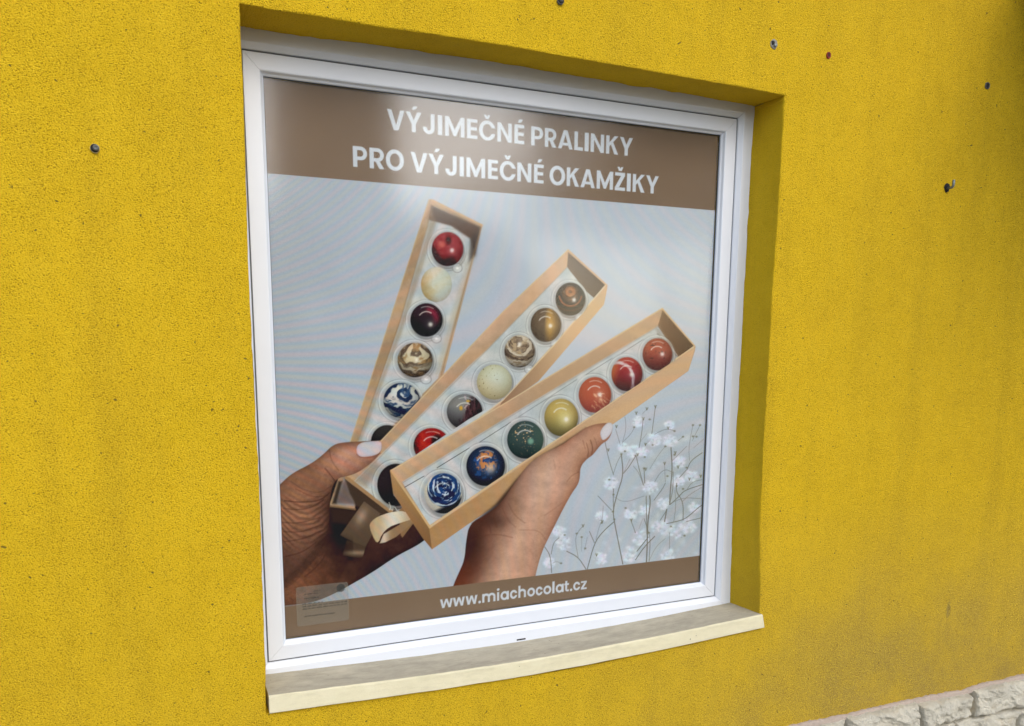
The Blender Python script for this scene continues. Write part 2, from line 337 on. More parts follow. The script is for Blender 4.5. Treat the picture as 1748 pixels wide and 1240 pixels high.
    def palm(x, y, d):
        t = np.clip((x-490)/150, 0, 1); c = mixc(rgb(124, 84, 62), rgb(54, 36, 30), t*1.3-(y-930)/260)
        c = mixc(c, rgb(112, 70, 48), np.exp(-((x-545)/55)**2-((y-985)/30)**2)*.55)
        c = mixc(c, rgb(78, 50, 42), np.exp(-((x-665)/45)**2-((y-930)/35)**2)*.7)
        c = mixc(c, rgb(44, 30, 26), np.exp(-((x-585)/28)**2-((y-925)/40)**2)*.75)
        return np.clip(c*(1+skin(x, y)*3)[:, None]*(1-.3*np.exp(d/5))[:, None], 0, 1)
    cv.i = 5
    cv.poly([(470, 850), (540, 800), (620, 800), (724, 880)]+smooth(lower, 2, False), 0, fn=palm)
    cv.poly([(560, 820), (600, 850), (625, 930), (600, 955), (578, 938), (562, 890)], rgb(30, 24, 20), a=.85, blur=7)
    # box 1 ------------------------------------------------------------------
    tan = lambda a, b: (lambda x, y, d: mixc(rgb(*a), rgb(*b), .5+.55*np.sin((x*.6+y*.8)/17)+(fbm(x/10, y/10, 8)-.5)))
    tray = lambda x, y, d: mixc(rgb(178, 184, 186), rgb(206, 206, 206), fbm(x/16, y/16, 31)*1.6-.35)
    cv.i = 1
    cv.poly([(732, 340), (740, 341), (824, 384), (757, 640), (700, 700), (608, 812), (606, 869), (563, 866), (563, 860), (598, 755)], 0, fn=tan((190, 158, 126), (164, 136, 106)), soft=2)
    cv.poly([(739, 352), (818, 390), (748, 646), (690, 705), (640, 760), (602, 800), (604, 864), (571, 861), (611, 753), (680, 560)], 0, fn=tray, soft=2.5)
    cv.poly([(741, 353), (735, 373), (680, 560), (611, 753), (617, 753), (689, 560), (745, 380)], rgb(150, 132, 108), blur=3, a=.6)
    cv.poly([(736, 351), (820, 388), (810, 436), (803, 408), (770, 386), (732, 375)], rgb(88, 66, 50), blur=1.8)
    cv.poly([(819, 392), (812, 437), (800, 450), (803, 408)], rgb(70, 62, 56), blur=3, a=.8)
    cv.poly([(736, 352), (728, 372), (742, 376)], rgb(140, 108, 80), blur=3, a=.7)
    cv.poly([(812, 436), (750, 642), (742, 640), (795, 450)], rgb(186, 176, 158), blur=3.5, a=.7)
    cv.line([(732, 341), (598, 755)], 1.6, rgb(200, 176, 138), 1.6, .8); cv.line([(740, 352), (683, 548), (612, 752)], 1.2, rgb(142, 116, 86), 2.5, .7)
    cv.line([(737, 342), (823, 385)], 3, rgb(200, 166, 128), 1.6); cv.line([(820, 392), (753, 640)], 1.4, rgb(150, 122, 92), 1.8, .7)
    cv.poly([(590, 817), (608, 862), (571, 861), (584, 824)], rgb(112, 96, 90), blur=4)
    cv.poly([(584, 822), (574, 860), (567, 860), (578, 822)], rgb(54, 46, 38), blur=2)
    cv.line([(563, 864), (606, 870)], 3, rgb(150, 118, 84), 1.4)
    cv.poly([(562, 866), (610, 872), (606, 898), (566, 892)], rgb(58, 44, 32), blur=3)
    def f_red1(u, v, r):
        c = mixc(rgb(158, 48, 50), rgb(196, 96, 84), np.exp(-((u+.35)/.25)**2-((v+.3)/.25)**2))
        c = mixc(c, rgb(44, 24, 24), 1/(1+np.exp(-(-(u+.15)*.5+v-.42+.2*np.sin(u*5))*16))*(u < .55))
        c = mixc(c, rgb(52, 20, 22), np.exp(-(np.hypot((u-.05)/.2, (v+.5)/.26))**4))
        return mixc(c, rgb(120, 24, 30), (fbm(u*3+4, v*5, 41)-.35)*1.5)
    def f_cream1(u, v, r): return mixc(mixc(rgb(206, 200, 178), rgb(200, 202, 186), .5+u+v*.3), rgb(184, 152, 92), np.clip(-u*1.1+v*.35, 0, 1)*.75*(r > .3)+(fbm(u*5, v*5, 9)-.5)*.35)
    def f_dark(u, v, r): return mixc(mixc(rgb(52, 38, 42), rgb(36, 30, 34), .5+v), rgb(136, 44, 60), np.exp(-((np.hypot(u, v)-.62)/.2)**2)/(1+np.exp(-(u-.02)*14))/(1+np.exp((v-.1)*9)))
    def swirl(a, b, c3, k=3., tw=5., sd=1, thr=.5, sh=8):
        def f(u, v, r):
            an = np.arctan2(v+.15, u-.05)+tw*np.hypot(u-.05, v+.15); x = np.hypot(u-.05, v+.15)
            n = fbm(np.cos(an)*1.3+5, np.sin(an)*1.3+x*k, sd, 3)
            c = mixc(a, b, (n-thr)*sh+.5)
            return mixc(c, c3, (fbm(np.cos(an)*2+9, x*k*1.4+np.sin(an)*2, sd+5)-.55)*6)
        return f
    def rings(a, b, c3, cx, cy, fr, sd, warp=.5, thr=0., sh=2.2):
        def f(u, v, r):
            q = np.hypot(u-cx, (v-cy)*1.15)+warp*(fbm(u*1.9+sd, v*1.9+sd*.7, sd, 2)-.5)+.10*(fbm(u*6+sd, v*6, sd+3, 2)-.5)
            t = np.sin(q*fr+sd)+.5*np.sin(q*fr*2.3+1+3*fbm(u*2, v*2, sd+8))
            c = mixc(a, b, (t-thr)*sh*.5+.5)
            return mixc(c, c3, (fbm(u*3+sd, v*4.5+q*3, sd+5)-.54)*6)
        return f
    f_gold = rings(rgb(200, 184, 152), rgb(96, 78, 62), rgb(160, 126, 84), .05, -.35, 10.5, 12, .55, .15, 1.5)
    f_blue = rings(rgb(198, 198, 190), rgb(32, 48, 76), rgb(52, 76, 110), .1, -.25, 8.5, 37, .8, -.1, 3.2)
    f_blk = lambda u, v, r: mixc(rgb(40, 38, 36), rgb(58, 54, 50), -v)
    cl1 = [(700, 330), (830, 380), (754, 645), (651, 752), (590, 760), (560, 760)]
    cv.i = 11
    cv.ball(764, 425.5, 27, 29, f_red1, (.28, .08), 0, 1, cl1); cv.ball(745, 486, 26.5, 30, f_cream1, None, 0, 0, cl1, .18); cv.ball(728, 546.5, 27.5, 28.5, f_dark, (.25, .27), 1, 1, cl1)
    cv.ball(708.5, 615, 30, 29.5, f_gold, (.1, .0), 0, 1, cl1, .6); cv.ball(685.5, 684, 31, 30, f_blue, None, 0, 1, cl1, .55); cv.ball(661, 755, 28, 29, f_blk, None, 0, 1, cl1)
    # box 2 ------------------------------------------------------------------
    cv.i = 2
    cv.poly([(970, 425.5), (1037.5, 487), (1036, 494), (1031, 520), (919, 651), (840, 705), (700, 800), (669, 877), (588, 816), (651, 751), (757, 639.5), (860, 530)], 0, fn=tan((206, 168, 136), (182, 150, 120)), soft=1.4)
    cv.poly([(1033, 489), (1036, 494), (1031, 520), (919, 651), (850, 700), (858, 683)], 0, fn=lambda x, y, d: mixc(rgb(200, 166, 128), rgb(146, 114, 88), (965-x)/110), soft=1.3)
    cv.poly([(968, 456), (1013, 507), (1016, 504), (1030, 489.5), (1031, 492), (858, 684), (800, 730), (700, 800), (670, 872), (604, 822), (675, 752), (800, 626), (830, 598)], 0, fn=tray, soft=1.8)
    cv.poly([(970, 431), (1033.5, 486.5), (1014, 509), (1000, 497), (968, 456)], 0, fn=lambda x, y, d: mixc(rgb(122, 102, 86), rgb(84, 66, 52), (x-965)/60), soft=2)
    cv.poly([(604, 822), (640, 786), (652, 796), (625, 832)], rgb(150, 130, 112), blur=6, a=.8)
    cv.line([(1034, 487), (945, 590), (858, 684), (820, 712)], 2.2, rgb(214, 192, 156), 1.2, .9)
    cv.line([(969.5, 427), (860, 532), (757, 641), (651, 753)], 1.8, rgb(210, 188, 146), 1.4, .8)
    cv.line([(970, 427.5), (1035, 487)], 2.2, rgb(204, 172, 134), 1.1); cv.line([(967, 458), (830, 599), (675, 754), (608, 822)], 1.2, rgb(150, 126, 100), 2.5, .6)
    cv.poly([(588, 816), (669, 877), (655, 890), (628, 880), (606, 860), (597, 843)], rgb(70, 56, 44), blur=1.6)
    cv.poly([(590, 813.5), (596, 815), (670, 873), (668, 878.5), (588, 817)], rgb(168, 130, 90), soft=1.4)
    cl2 = [(960, 420), (1040, 486), (858, 683), (800, 716), (690, 790), (668, 805), (672, 845), (695, 875), (664, 870), (604, 822), (650, 760), (680, 745)]
    f_cr = rings(rgb(176, 104, 58), rgb(44, 32, 28), rgb(206, 150, 96), -.02, -.42, 13, 21, .22, .1, 3)
    f_cop = lambda u, v, r: mixc(f_cr(u, v, r), rgb(38, 30, 28), np.clip((np.hypot(u, v+.42)-.55)*5, 0, .88)) if False else mixc(mixc(mixc(f_cr(u, v*.9, r), rgb(44, 32, 28), np.clip(.5+(np.hypot(u, v+.35)-.35)*2.2, .35, 1)), rgb(186, 112, 54), np.exp(-(np.hypot((u+.02)/.55, (v+.42)/.42))**4)*(.1+.5*fbm(u*3, v*7+u*2, 7))), rgb(176, 96, 58), np.exp(-((np.hypot(u*.95, v+.3)-.72)/.05)**2)*(v > -.2)*.9+np.exp(-((np.hypot(u*.8, v+.3)-1.0)/.04)**2)*(v > 0)*.5)
    f_brn = lambda u, v, r: mixc(mixc(rgb(78, 60, 46), rgb(60, 48, 40), v), rgb(178, 128, 46), 1/(1+np.exp(-(u+.03+v*.05)*25))*np.clip(1.2-np.abs(u-.3)*1.5-np.abs(v)*.45, 0, 1))
    f_met = rings(rgb(206, 192, 172), rgb(98, 78, 62), rgb(168, 144, 112), -.05, -.3, 9.5, 61, .6, .15)
    def f_cream2(u, v, r):
        c = mixc(rgb(200, 202, 182), rgb(188, 176, 128), np.clip(np.hypot(u-.15, v+.3)*.8-.1, 0, 1))
        return mixc(c, rgb(120, 106, 64), (vn(u*13+3, v*13, 77) > .9)*(.75)*(u < .2))
    def f_gm(u, v, r):
        c = mixc(rgb(124, 122, 120), rgb(74, 70, 70), v+.3)
        m = 1/(1+np.exp(-(u*.95+v*.45-.02+(fbm(u*6, v*6, 15)-.5)*.5)*18)); c = mixc(c, mixc(rgb(96, 62, 62), rgb(44, 26, 30), (fbm(u*9, v*3, 18)-.35)*4), m)
        c = mixc(c, rgb(206, 172, 176), (np.abs(u-.1-.25*np.sin(v*9)*.3) < .06)*(v < -.1)*.6*(vn(u*12, v*14, 4) > .45))
        return mixc(c, rgb(198, 150, 48), np.exp(-(np.hypot((u+.2)/.1, (v+.2)/.13))**4)+np.exp(-(np.hypot((u-.2)/.12, (v+.6)/.07))**4))
    f_red2 = lambda u, v, r: mixc(mixc(rgb(150, 26, 26), rgb(182, 52, 36), fbm(u*4, v*4, 51)*1.8-.5), rgb(44, 16, 18), np.maximum(np.exp(-(np.hypot((u-.3)/.34, (v+.25)/.4))**6), (-u-.75)*4+(vn(u*8, v*8, 3)-.5)))
    cv.i = 12
    cv.ball(973.7, 511, 25.3, 28, f_cop, (.25, .05), 0, 1, cl2, .5); cv.ball(931.7, 555, 26, 29, f_brn, (.3, .05), 1, 1, cl2); cv.ball(887, 600, 26, 27.5, f_met, (.0, -.45), 0, 1, cl2, .5)
    cv.ball(844, 652.7, 30, 30, f_cream2, None, 0, 1, cl2, .25); cv.ball(793, 703, 30.3, 30, f_gm, None, 1, 1, cl2, .5); cv.ball(737, 761, 31, 30, f_red2, None, 1, 1, cl2, .4)
    cv.ball(676, 828, 32, 36, lambda u, v, r: mixc(rgb(38, 32, 32), rgb(54, 44, 44), -u), None, 0, 1, cl2)
    cv.i = 0
    cv.line([(664, 858), (667, 866), (665, 871)], 1.2, rgb(210, 205, 195), 1, .9); cv.line([(674, 866), (678, 872)], 1.2, rgb(210, 205, 195), 1, .9)
    # ribbons ----------------------------------------------------------------
    cv.i = 8
    cv.poly([(586, 943), (592, 922), (624, 934), (619, 952), (600, 951), (585, 948)], 0, fn=lambda x, y, d: mixc(rgb(78, 62, 48), rgb(140, 118, 94), np.exp(-((y-944)/4)**2)), soft=1.6)
    cv.poly([(621.5, 856), (649, 876.6), (640, 905), (624, 934), (605, 927), (580.6, 913.7)], 0, fn=lambda x, y, d: mixc(mixc(rgb(104, 84, 66), rgb(86, 70, 54), (y-870)/60), rgb(176, 150, 128), np.exp(-((x-616+(y-885)*.3)/9)**2-((y-882)/14)**2)*.8), soft=1.4)
    cv.poly([(680, 873), (694, 859), (710, 888), (687, 918), (684, 914)], rgb(142, 110, 76), 1.6)
    cv.poly([(648, 928), (655, 912), (680, 897), (706, 885), (700, 897), (676, 917), (658, 926)], 0, fn=lambda x, y, d: mixc(rgb(150, 120, 88), rgb(206, 190, 168), np.exp(-((x-655)/9)**2)), soft=1.4)
    cv.poly(smooth([(629.8, 899), (634, 890), (645, 882), (665, 875), (684, 872), (697, 876), (706, 886), (680, 894), (664, 900), (652, 912), (646, 927), (640, 924)], 1), 0, fn=lambda x, y, d: mixc(mixc(rgb(184, 150, 112), rgb(220, 212, 196), np.exp(-((x-672)/22)**2)), rgb(196, 184, 140), np.exp(-((x-642)/5)**2)*.5), soft=1.4)
    # left thumb and back of hand --------------------------------------------
    thumb = smooth([(470, 836), (481, 824), (499.6, 807.5), (531, 792), (552, 776), (567, 760.7), (582, 755.7), (610, 754), (645.5, 752.5), (651.5, 757), (651, 773), (632.5, 792), (611, 807), (593, 813.5), (577, 816), (568, 828), (563, 853), (563, 885), (560, 912), (545, 948), (520, 975), (500, 1000), (470, 1010)], 2)
    def hand(x, y, d):
        c = mixc(rgb(146, 104, 80), rgb(184, 132, 110), np.exp(-((x-600)/48)**2-((y-785)/30)**2)*1.1)
        c = mixc(c, rgb(206, 160, 140), np.exp(-((x-590)/16)**2-((y-778)/10)**2)*.5)
        c = mixc(c, rgb(78, 54, 44), np.clip((y-880)/110, 0, .75))
        c = mixc(c, rgb(64, 42, 34), np.clip((x-528)/48, 0, 1)*np.clip((y-822)/40, 0, 1))
        wr = np.sin((y+(x-520)**2*.012-6*np.sin((x-480)/30))*.62+5*fbm(x/22, y/22, 71))
        c = c*(1-.15*np.clip(wr*(.35+1.1*fbm(x/12, y/9, 33)), -.7, 1)*np.clip((y-838)/25, 0, 1)*np.clip((945-y)/30, 0, 1)*np.clip((572-x)/25, 0, 1))[:, None]
        e = np.exp(d/7); c = c*(1-.24*e)[:, None]
        return np.clip(c*(1+skin(x, y)*1.9)[:, None], 0, 1)
    cv.i = 5
    cv.poly(thumb, 0, fn=hand, soft=1.5)
    cv.poly([(470, 1010), (520, 970), (560, 915), (600, 930), (570, 990), (520, 1032), (470, 1036)], 0, fn=palm, blur=9, a=.8)
    for p, w, a in [([(484, 868), (505, 871), (530, 868), (552, 854)], 1.4, .5), ([(486, 855), (510, 858), (545, 856), (562, 842)], 1.8, .65), ([(496, 822), (520, 838), (548, 842), (565, 830)], 1.2, .35), ([(483, 892), (510, 894), (545, 884)], 1.4, .5), ([(484, 908), (515, 909), (548, 896)], 1.5, .5), ([(486, 925), (520, 920), (548, 906)], 1.3, .5), ([(488, 950), (515, 944), (540, 926)], 1.8, .5), ([(520, 985), (545, 965), (560, 940)], 2, .5), ([(583, 980), (584, 955), (580, 940)], 2, .5), ([(562, 768), (566, 788), (578, 803)], 1.2, .35), ([(555, 800), (565, 812), (572, 822)], 2, .5), ([(505, 835), (535, 850), (560, 846)], 1.2, .4)]:
        cv.line(smooth(p, 2, False), w, rgb(62, 38, 30), 2.2, a)
    cv.i = 95
    cv.poly(smooth([(608, 768), (611, 759), (622, 754), (648, 753), (652, 757), (651, 771), (640, 778), (618, 781), (610, 777)], 2), 0, fn=lambda x, y, d: mixc(rgb(214, 192, 196), rgb(196, 194, 202), .5+.5*np.sin(x/7))*(1-.12*np.exp(d/2))[:, None], soft=1.3)
    cv.i = 5
    cv.line(smooth([(609, 776), (618, 783), (640, 780), (650, 774)], 2, False), 1.3, rgb(130, 78, 70), 1.5, .7)
    # box 3 ------------------------------------------------------------------
    cv.i = 3
    cv.poly([(1130.7, 525.5), (1187.5, 592), (1186, 600), (1175, 633.5), (1051, 721), (930, 806), (801.5, 893.5), (737.5, 938), (724, 922), (671.5, 843), (666, 803), (860, 689), (1060, 568)], 0, fn=tan((204, 168, 134), (182, 150, 118)), soft=1.3)
    cv.poly([(733, 903), (1187, 593), (1175, 633.5), (1051, 721), (930, 806), (801.5, 893.5), (737.5, 938)], 0, fn=lambda x, y, d: mixc(rgb(172, 132, 88), rgb(206, 170, 132), (x-735)/330+(fbm(x/22, y/9, 6)-.5)*.4), soft=1.2)
    cv.poly([(666, 803), (670, 806), (733, 903), (737.5, 938), (724, 922), (671.5, 843)], 0, fn=lambda x, y, d: mixc(rgb(178, 138, 94), rgb(132, 98, 62), (y-805)/120), soft=1.2)
    cv.poly([(1123, 557), (1158, 610), (1160, 609), (1182, 592.5), (1183, 594), (1060, 676), (733, 897), (686.5, 823), (860, 716), (1060, 595)], 0, fn=tray, soft=1.6)
    cv.poly([(1131, 530), (1184, 590.5), (1159, 610.5), (1138, 580), (1123, 557)], 0, fn=lambda x, y, d: mixc(rgb(122, 92, 66), rgb(84, 62, 44), (x-1125)/50), soft=1.6)
    cv.poly([(1123, 557), (1159, 610.5), (1150, 618), (1128, 585), (1118, 562)], rgb(150, 146, 138), blur=3, a=.7)
    cv.line([(1184, 593), (1060, 677), (890, 792), (733, 900)], 2.6, rgb(214, 186, 144), 1.2, .95)
    cv.line([(1130, 527), (1060, 569.5), (860, 690), (668, 804)], 1.8, rgb(214, 190, 150), 1.2, .85); cv.line([(1131, 527.5), (1186, 591)], 2, rgb(206, 174, 130), 1.1)
    cv.line([(668, 804), (734, 900)], 3.4, rgb(208, 172, 124), 1.2); cv.line([(1122, 559), (860, 718), (688, 824)], 1.3, rgb(146, 128, 110), 2, .6)
    cv.i = 0
    for p, a in [([(691, 832), (724, 813)], .95), ([(746, 799), (801, 765)], .95), ([(819, 755), (872, 721)], .7), ([(885, 712), (985, 648)], .35), ([(1000, 640), (1045, 612)], .4), ([(1060, 604), (1098, 580)], .4), ([(1150, 602), (1156, 609)], .7), ([(1122, 570), (1127, 574)], .5)]: cv.line(p, 1.1, rgb(60, 58, 58), 1, a)
    cl3 = [(1120, 540), (1188, 592), (1060, 676), (860, 811), (733, 897), (686, 823)]
    f_or2 = lambda u, v, r: mixc(mixc(rgb(158, 72, 50), rgb(114, 38, 38), v*.9+.35), rgb(48, 20, 18), (vn(u*9+5, v*9, 12) > .86)*.8*(v < .3))
    def f_rw(u, v, r):
        c = mixc(rgb(148, 36, 38), rgb(98, 24, 34), v*.8+.3); c = mixc(c, rgb(190, 96, 50), np.clip(-u*2-.9-v*.4, 0, 1)); c = mixc(c, rgb(184, 70, 50), np.clip(-v*2-1, 0, .7))
        q = np.abs(np.hypot(u+.6, v-.35)-1.03+(fbm(u*4, v*4, 2)-.5)*.12); return mixc(c, rgb(206, 190, 194), np.exp(-(q/.1)**4)*(v < .85)*(.55+.6*fbm(u*9, v*6, 5)))
    f_or = lambda u, v, r: mixc(mixc(rgb(178, 84, 54), rgb(166, 74, 66), v), rgb(222, 158, 118), (fbm(u*3+v*3, (v-u)*8, 81)-.42)*3*(v > -.1)*(u > -.2))
    f_ol = lambda u, v, r: mixc(mixc(rgb(182, 156, 84), rgb(142, 128, 70), v+.3), rgb(222, 206, 130), np.exp(-(np.hypot(u-.3, v-.1)/.45)**2)*.8)
    def f_gr(u, v, r):
        c = mixc(rgb(58, 76, 72), rgb(44, 60, 58), v); c = mixc(c, rgb(84, 116, 96), np.clip(u-.3, 0, 1)*.9)
        c = mixc(c, rgb(204, 170, 120), (vn(u*11, v*11, 90) > .8)*(np.hypot(u+.1, v+.35) < .55)*.95+(vn(u*17, v*17, 91) > .92)*.6*(r < .8)); return mixc(c, rgb(130, 176, 150), np.exp(-(np.hypot(u-.3, v-.08)/.17)**4)*.9)
    def f_bc(u, v, r):
        c = mixc(rgb(38, 62, 104), rgb(32, 40, 52), r*1.5-.45+v*.3); n = fbm(u*3.1+3+v, v*3.4+9, 27, 5)*.75+.25*vn(u*16, v*16, 6)
        c = mixc(c, rgb(190, 122, 66), ((n-.47)*11+.5)*np.clip((.62-np.hypot(u-.02, v+.2))*5, 0, 1)*.95); c = mixc(c, rgb(44, 76, 132), (vn(u*7+2, v*7, 8)-.6)*4*(r < .7)); return mixc(c, rgb(206, 196, 176), np.exp(-(np.hypot(u-.25, v-.12)/.25)**2)*.75)
    def f_bs(u, v, r):
        an = np.arctan2(v+.3, u-.1); x = np.hypot(u-.1, v+.3); n = .5*fbm(x*8+4+.5*np.sin(an+x*3), np.sin(an)*2.2+5, 44, 3)+.5*vn(x*17+9+.9*np.sin(an), np.cos(an)*4+9+x*3, 46)
        c = mixc(rgb(24, 66, 122), rgb(16, 34, 66), (fbm(an*1.2+3, x*4, 9)-.4)*4); c = mixc(c, rgb(190, 206, 220), (n-.545)*9)
        d = np.hypot((u-.06)/.9, (v+.17)/.84); c = mixc(c, mixc(rgb(212, 202, 184), rgb(24, 28, 40), (u*.5+v-.62)*5+.2), (d-1)*14+.5)
        return mixc(c, rgb(18, 24, 38), (v*.9+u*.2-.76)*12)
    cv.i = 13
    cv.ball(1122.2, 605.3, 25.4, 27.5, f_or2, (.33, -.02), 1, 1, cl3); cv.ball(1070.2, 639, 26.5, 29, f_rw, (.3, .02), 1, 1, cl3); cv.ball(1015.6, 674.5, 27.8, 30.5, f_or, (.3, -.02), 1, 1, cl3, .3)
    cv.ball(958, 713, 28.8, 32, f_ol, (.3, .1), 1, 1, cl3); cv.ball(896.7, 751, 31, 32.3, f_gr, None, 1, 1, cl3, .35); cv.ball(829, 796, 33, 34, f_bc, None, 1, 1, cl3, .35); cv.ball(756.5, 842.5, 32, 34.5, f_bs, None, 1, 1, cl3, .25)
    # right hand -------------------------------------------------------------
    rh = smooth([(1030, 721.8), (1002, 727.8), (978, 746), (958.7, 760.5), (924.8, 775), (905.5, 789.5), (891, 806.4), (874, 830.6), (854.7, 859.7), (830.5, 879), (801.4, 893.5), (795.4, 925), (793, 956.4), (782, 980.6), (774, 999), (760, 1040), (905, 1030), (914, 981.8), (924.8, 942), (939.3, 912.9), (958.7, 874), (975.6, 842.7), (986.5, 828), (990, 816), (990.6, 796.8), (1002, 783.5), (1012, 777.4), (1026.4, 758), (1038, 752), (1045, 738), (1045.8, 724)], 2)
    cv.i = 3
    cv.poly([(1000, 731), (960, 757), (915, 783), (880, 820), (845, 862), (806, 894), (850, 890), (890, 845), (940, 795)], rgb(48, 34, 26), blur=2.6, a=.85)
    cv.i = 6
    def hand2(x, y, d):
        # distance across the forearm from the shadowed left edge
        t = (x-(795+(960-y)*.42))/135
        c = mixc(rgb(96, 58, 42), rgb(200, 160, 136), t*2.0)
        c = mixc(c, rgb(186, 138, 112), np.clip((t-.55)*2, 0, 1)*.8)
        c = mixc(c, rgb(204, 168, 148), np.exp(-((x-925)/42)**2-((y-825)/35)**2)*.6)
        c = mixc(c, rgb(120, 62, 40), np.clip((.28-t)*4, 0, 1)*np.clip((y-930)/45, 0, 1)*.9)
        c = mixc(c, rgb(150, 92, 66), np.exp(d/9)*np.clip((x-915)/40, 0, 1)*.55); c = mixc(c, rgb(52, 34, 27), np.exp(-((x-804)/24)**2-((y-935)/42)**2)*.7+np.exp(-((x-845)/24)**2-((y-890)/14)**2)*.5)
        c = mixc(c, rgb(146, 108, 84), np.exp(-((x-880)/12)**2-((y-868)/26)**2)*.4)
        c = c*(1-.16*np.exp(d/6))[:, None]
        c = mixc(c, rgb(84, 52, 40), np.exp(d/3.5)*np.clip((900-x+(y-800)*.2)/60, 0, 1)*.7*(y < 900))
        return np.clip(c*(1+skin(x, y)*1.1)[:, None], 0, 1)
    cv.poly(rh, 0, fn=hand2, soft=1.5)
    for p, w, a in [([(1008, 752), (1012, 765), (1010, 776)], 1.4, .6), ([(1001, 757), (1005, 770), (1003, 780)], 1.2, .5), ([(995, 752), (999, 766)], 1, .35), ([(1015, 748), (1019, 760)], 1, .3), ([(800, 925), (825, 914), (850, 912), (875, 918)], 1.6, .35), ([(868, 860), (878, 880), (896, 893)], 1.5, .3), ([(858, 868), (866, 888), (880, 900)], 1.5, .25), ([(846, 868), (842, 884), (848, 900)], 2, .4), ([(930, 880), (945, 870), (958, 860)], 1.2, .2), ([(988, 806), (976, 812), (968, 822)], 1.2, .3), ([(945, 786), (948, 800)], 2, .15), ([(820, 885), (835, 895), (838, 910)], 2.2, .4), ([(885, 905), (920, 905), (932, 922)], 1.6, .2)]:
        cv.line(smooth(p, 2, False), w, rgb(88, 52, 38), 2.4, a)
    cv.i = 96
    cv.poly(smooth([(1024, 738), (1030, 728), (1038, 721), (1045, 723), (1047, 730), (1042, 743), (1030, 753), (1026, 748)], 2), 0, fn=lambda x, y, d: rgb(212, 204, 208)*(1-.14*np.exp(d/1.5))[:, None], soft=1.3)
    # fine moire and weave of the mesh print ------------------------------------
    cv.i = 0
    ph = .5*Y-.0012*(X-500)*(Y-620)+1.5*fbm(X/160, Y/160, 2)
    am = .5+.5*np.clip((900-X)/300, 0, 1)+.25*np.clip((Y-600)/200, 0, 1)*(X < 620)
    am = am*(1+.5*np.exp(-((X-530)/110)**2-((Y-680)/130)**2))*np.clip(cv.C.mean(1)*1.6-.25, 0, 1); sn = np.sin(ph)*am
    cv.C = cv.C+sn[:, None]*rgb(7.5, 1.2, -3.5)+(np.sin(ph*.5+1)*am)[:, None]*rgb(3, -1.6, 1.4)
    cv.C = cv.C*(1+(vn(X*1.1, Y*1.1, 5)-.5)*.06)[:, None]
    # bands, letters ------------------------------------------------------------
    k = np.nonzero(cv.GZ > TXT['head'])[0]; cv.i = 21
    cv.put(k, mixc(rgb(131, 111, 92), rgb(124, 105, 88), fbm(X[k]/60, Y[k]/60, 4)), .5+(cv.GZ[k]-TXT['head'])/.002)
    k = np.nonzero(cv.GZ < TXT['foot'])[0]; cv.i = 22
    cv.put(k, mixc(rgb(132, 111, 90), rgb(125, 104, 84), fbm(X[k]/60, Y[k]/60, 4)), .5+(TXT['foot']-cv.GZ[k])/.002)
    cv.i = 230
    for z0, h, items in TXT['lines']:
        cv.i += 1
        for ch, x0, x1 in items:
            k = np.nonzero((cv.GX > x0-.03) & (cv.GX < x1+.03) & (cv.GZ > z0-.02) & (cv.GZ < z0+h*1.5))[0]
            if len(k): cv.put(k, rgb(205, 211, 220), .5-glyph(ch, (cv.GX[k]-x0)/h, (cv.GZ[k]-z0)/h, (x1-x0)/h)*h/.0024)
    cv.i = 0
    cv.line([(640, 239), (740, 245), (900, 254), (1010, 262)], .5, rgb(150, 126, 104), 1, .35)
    cv.C = np.clip(cv.C, 0, 1)
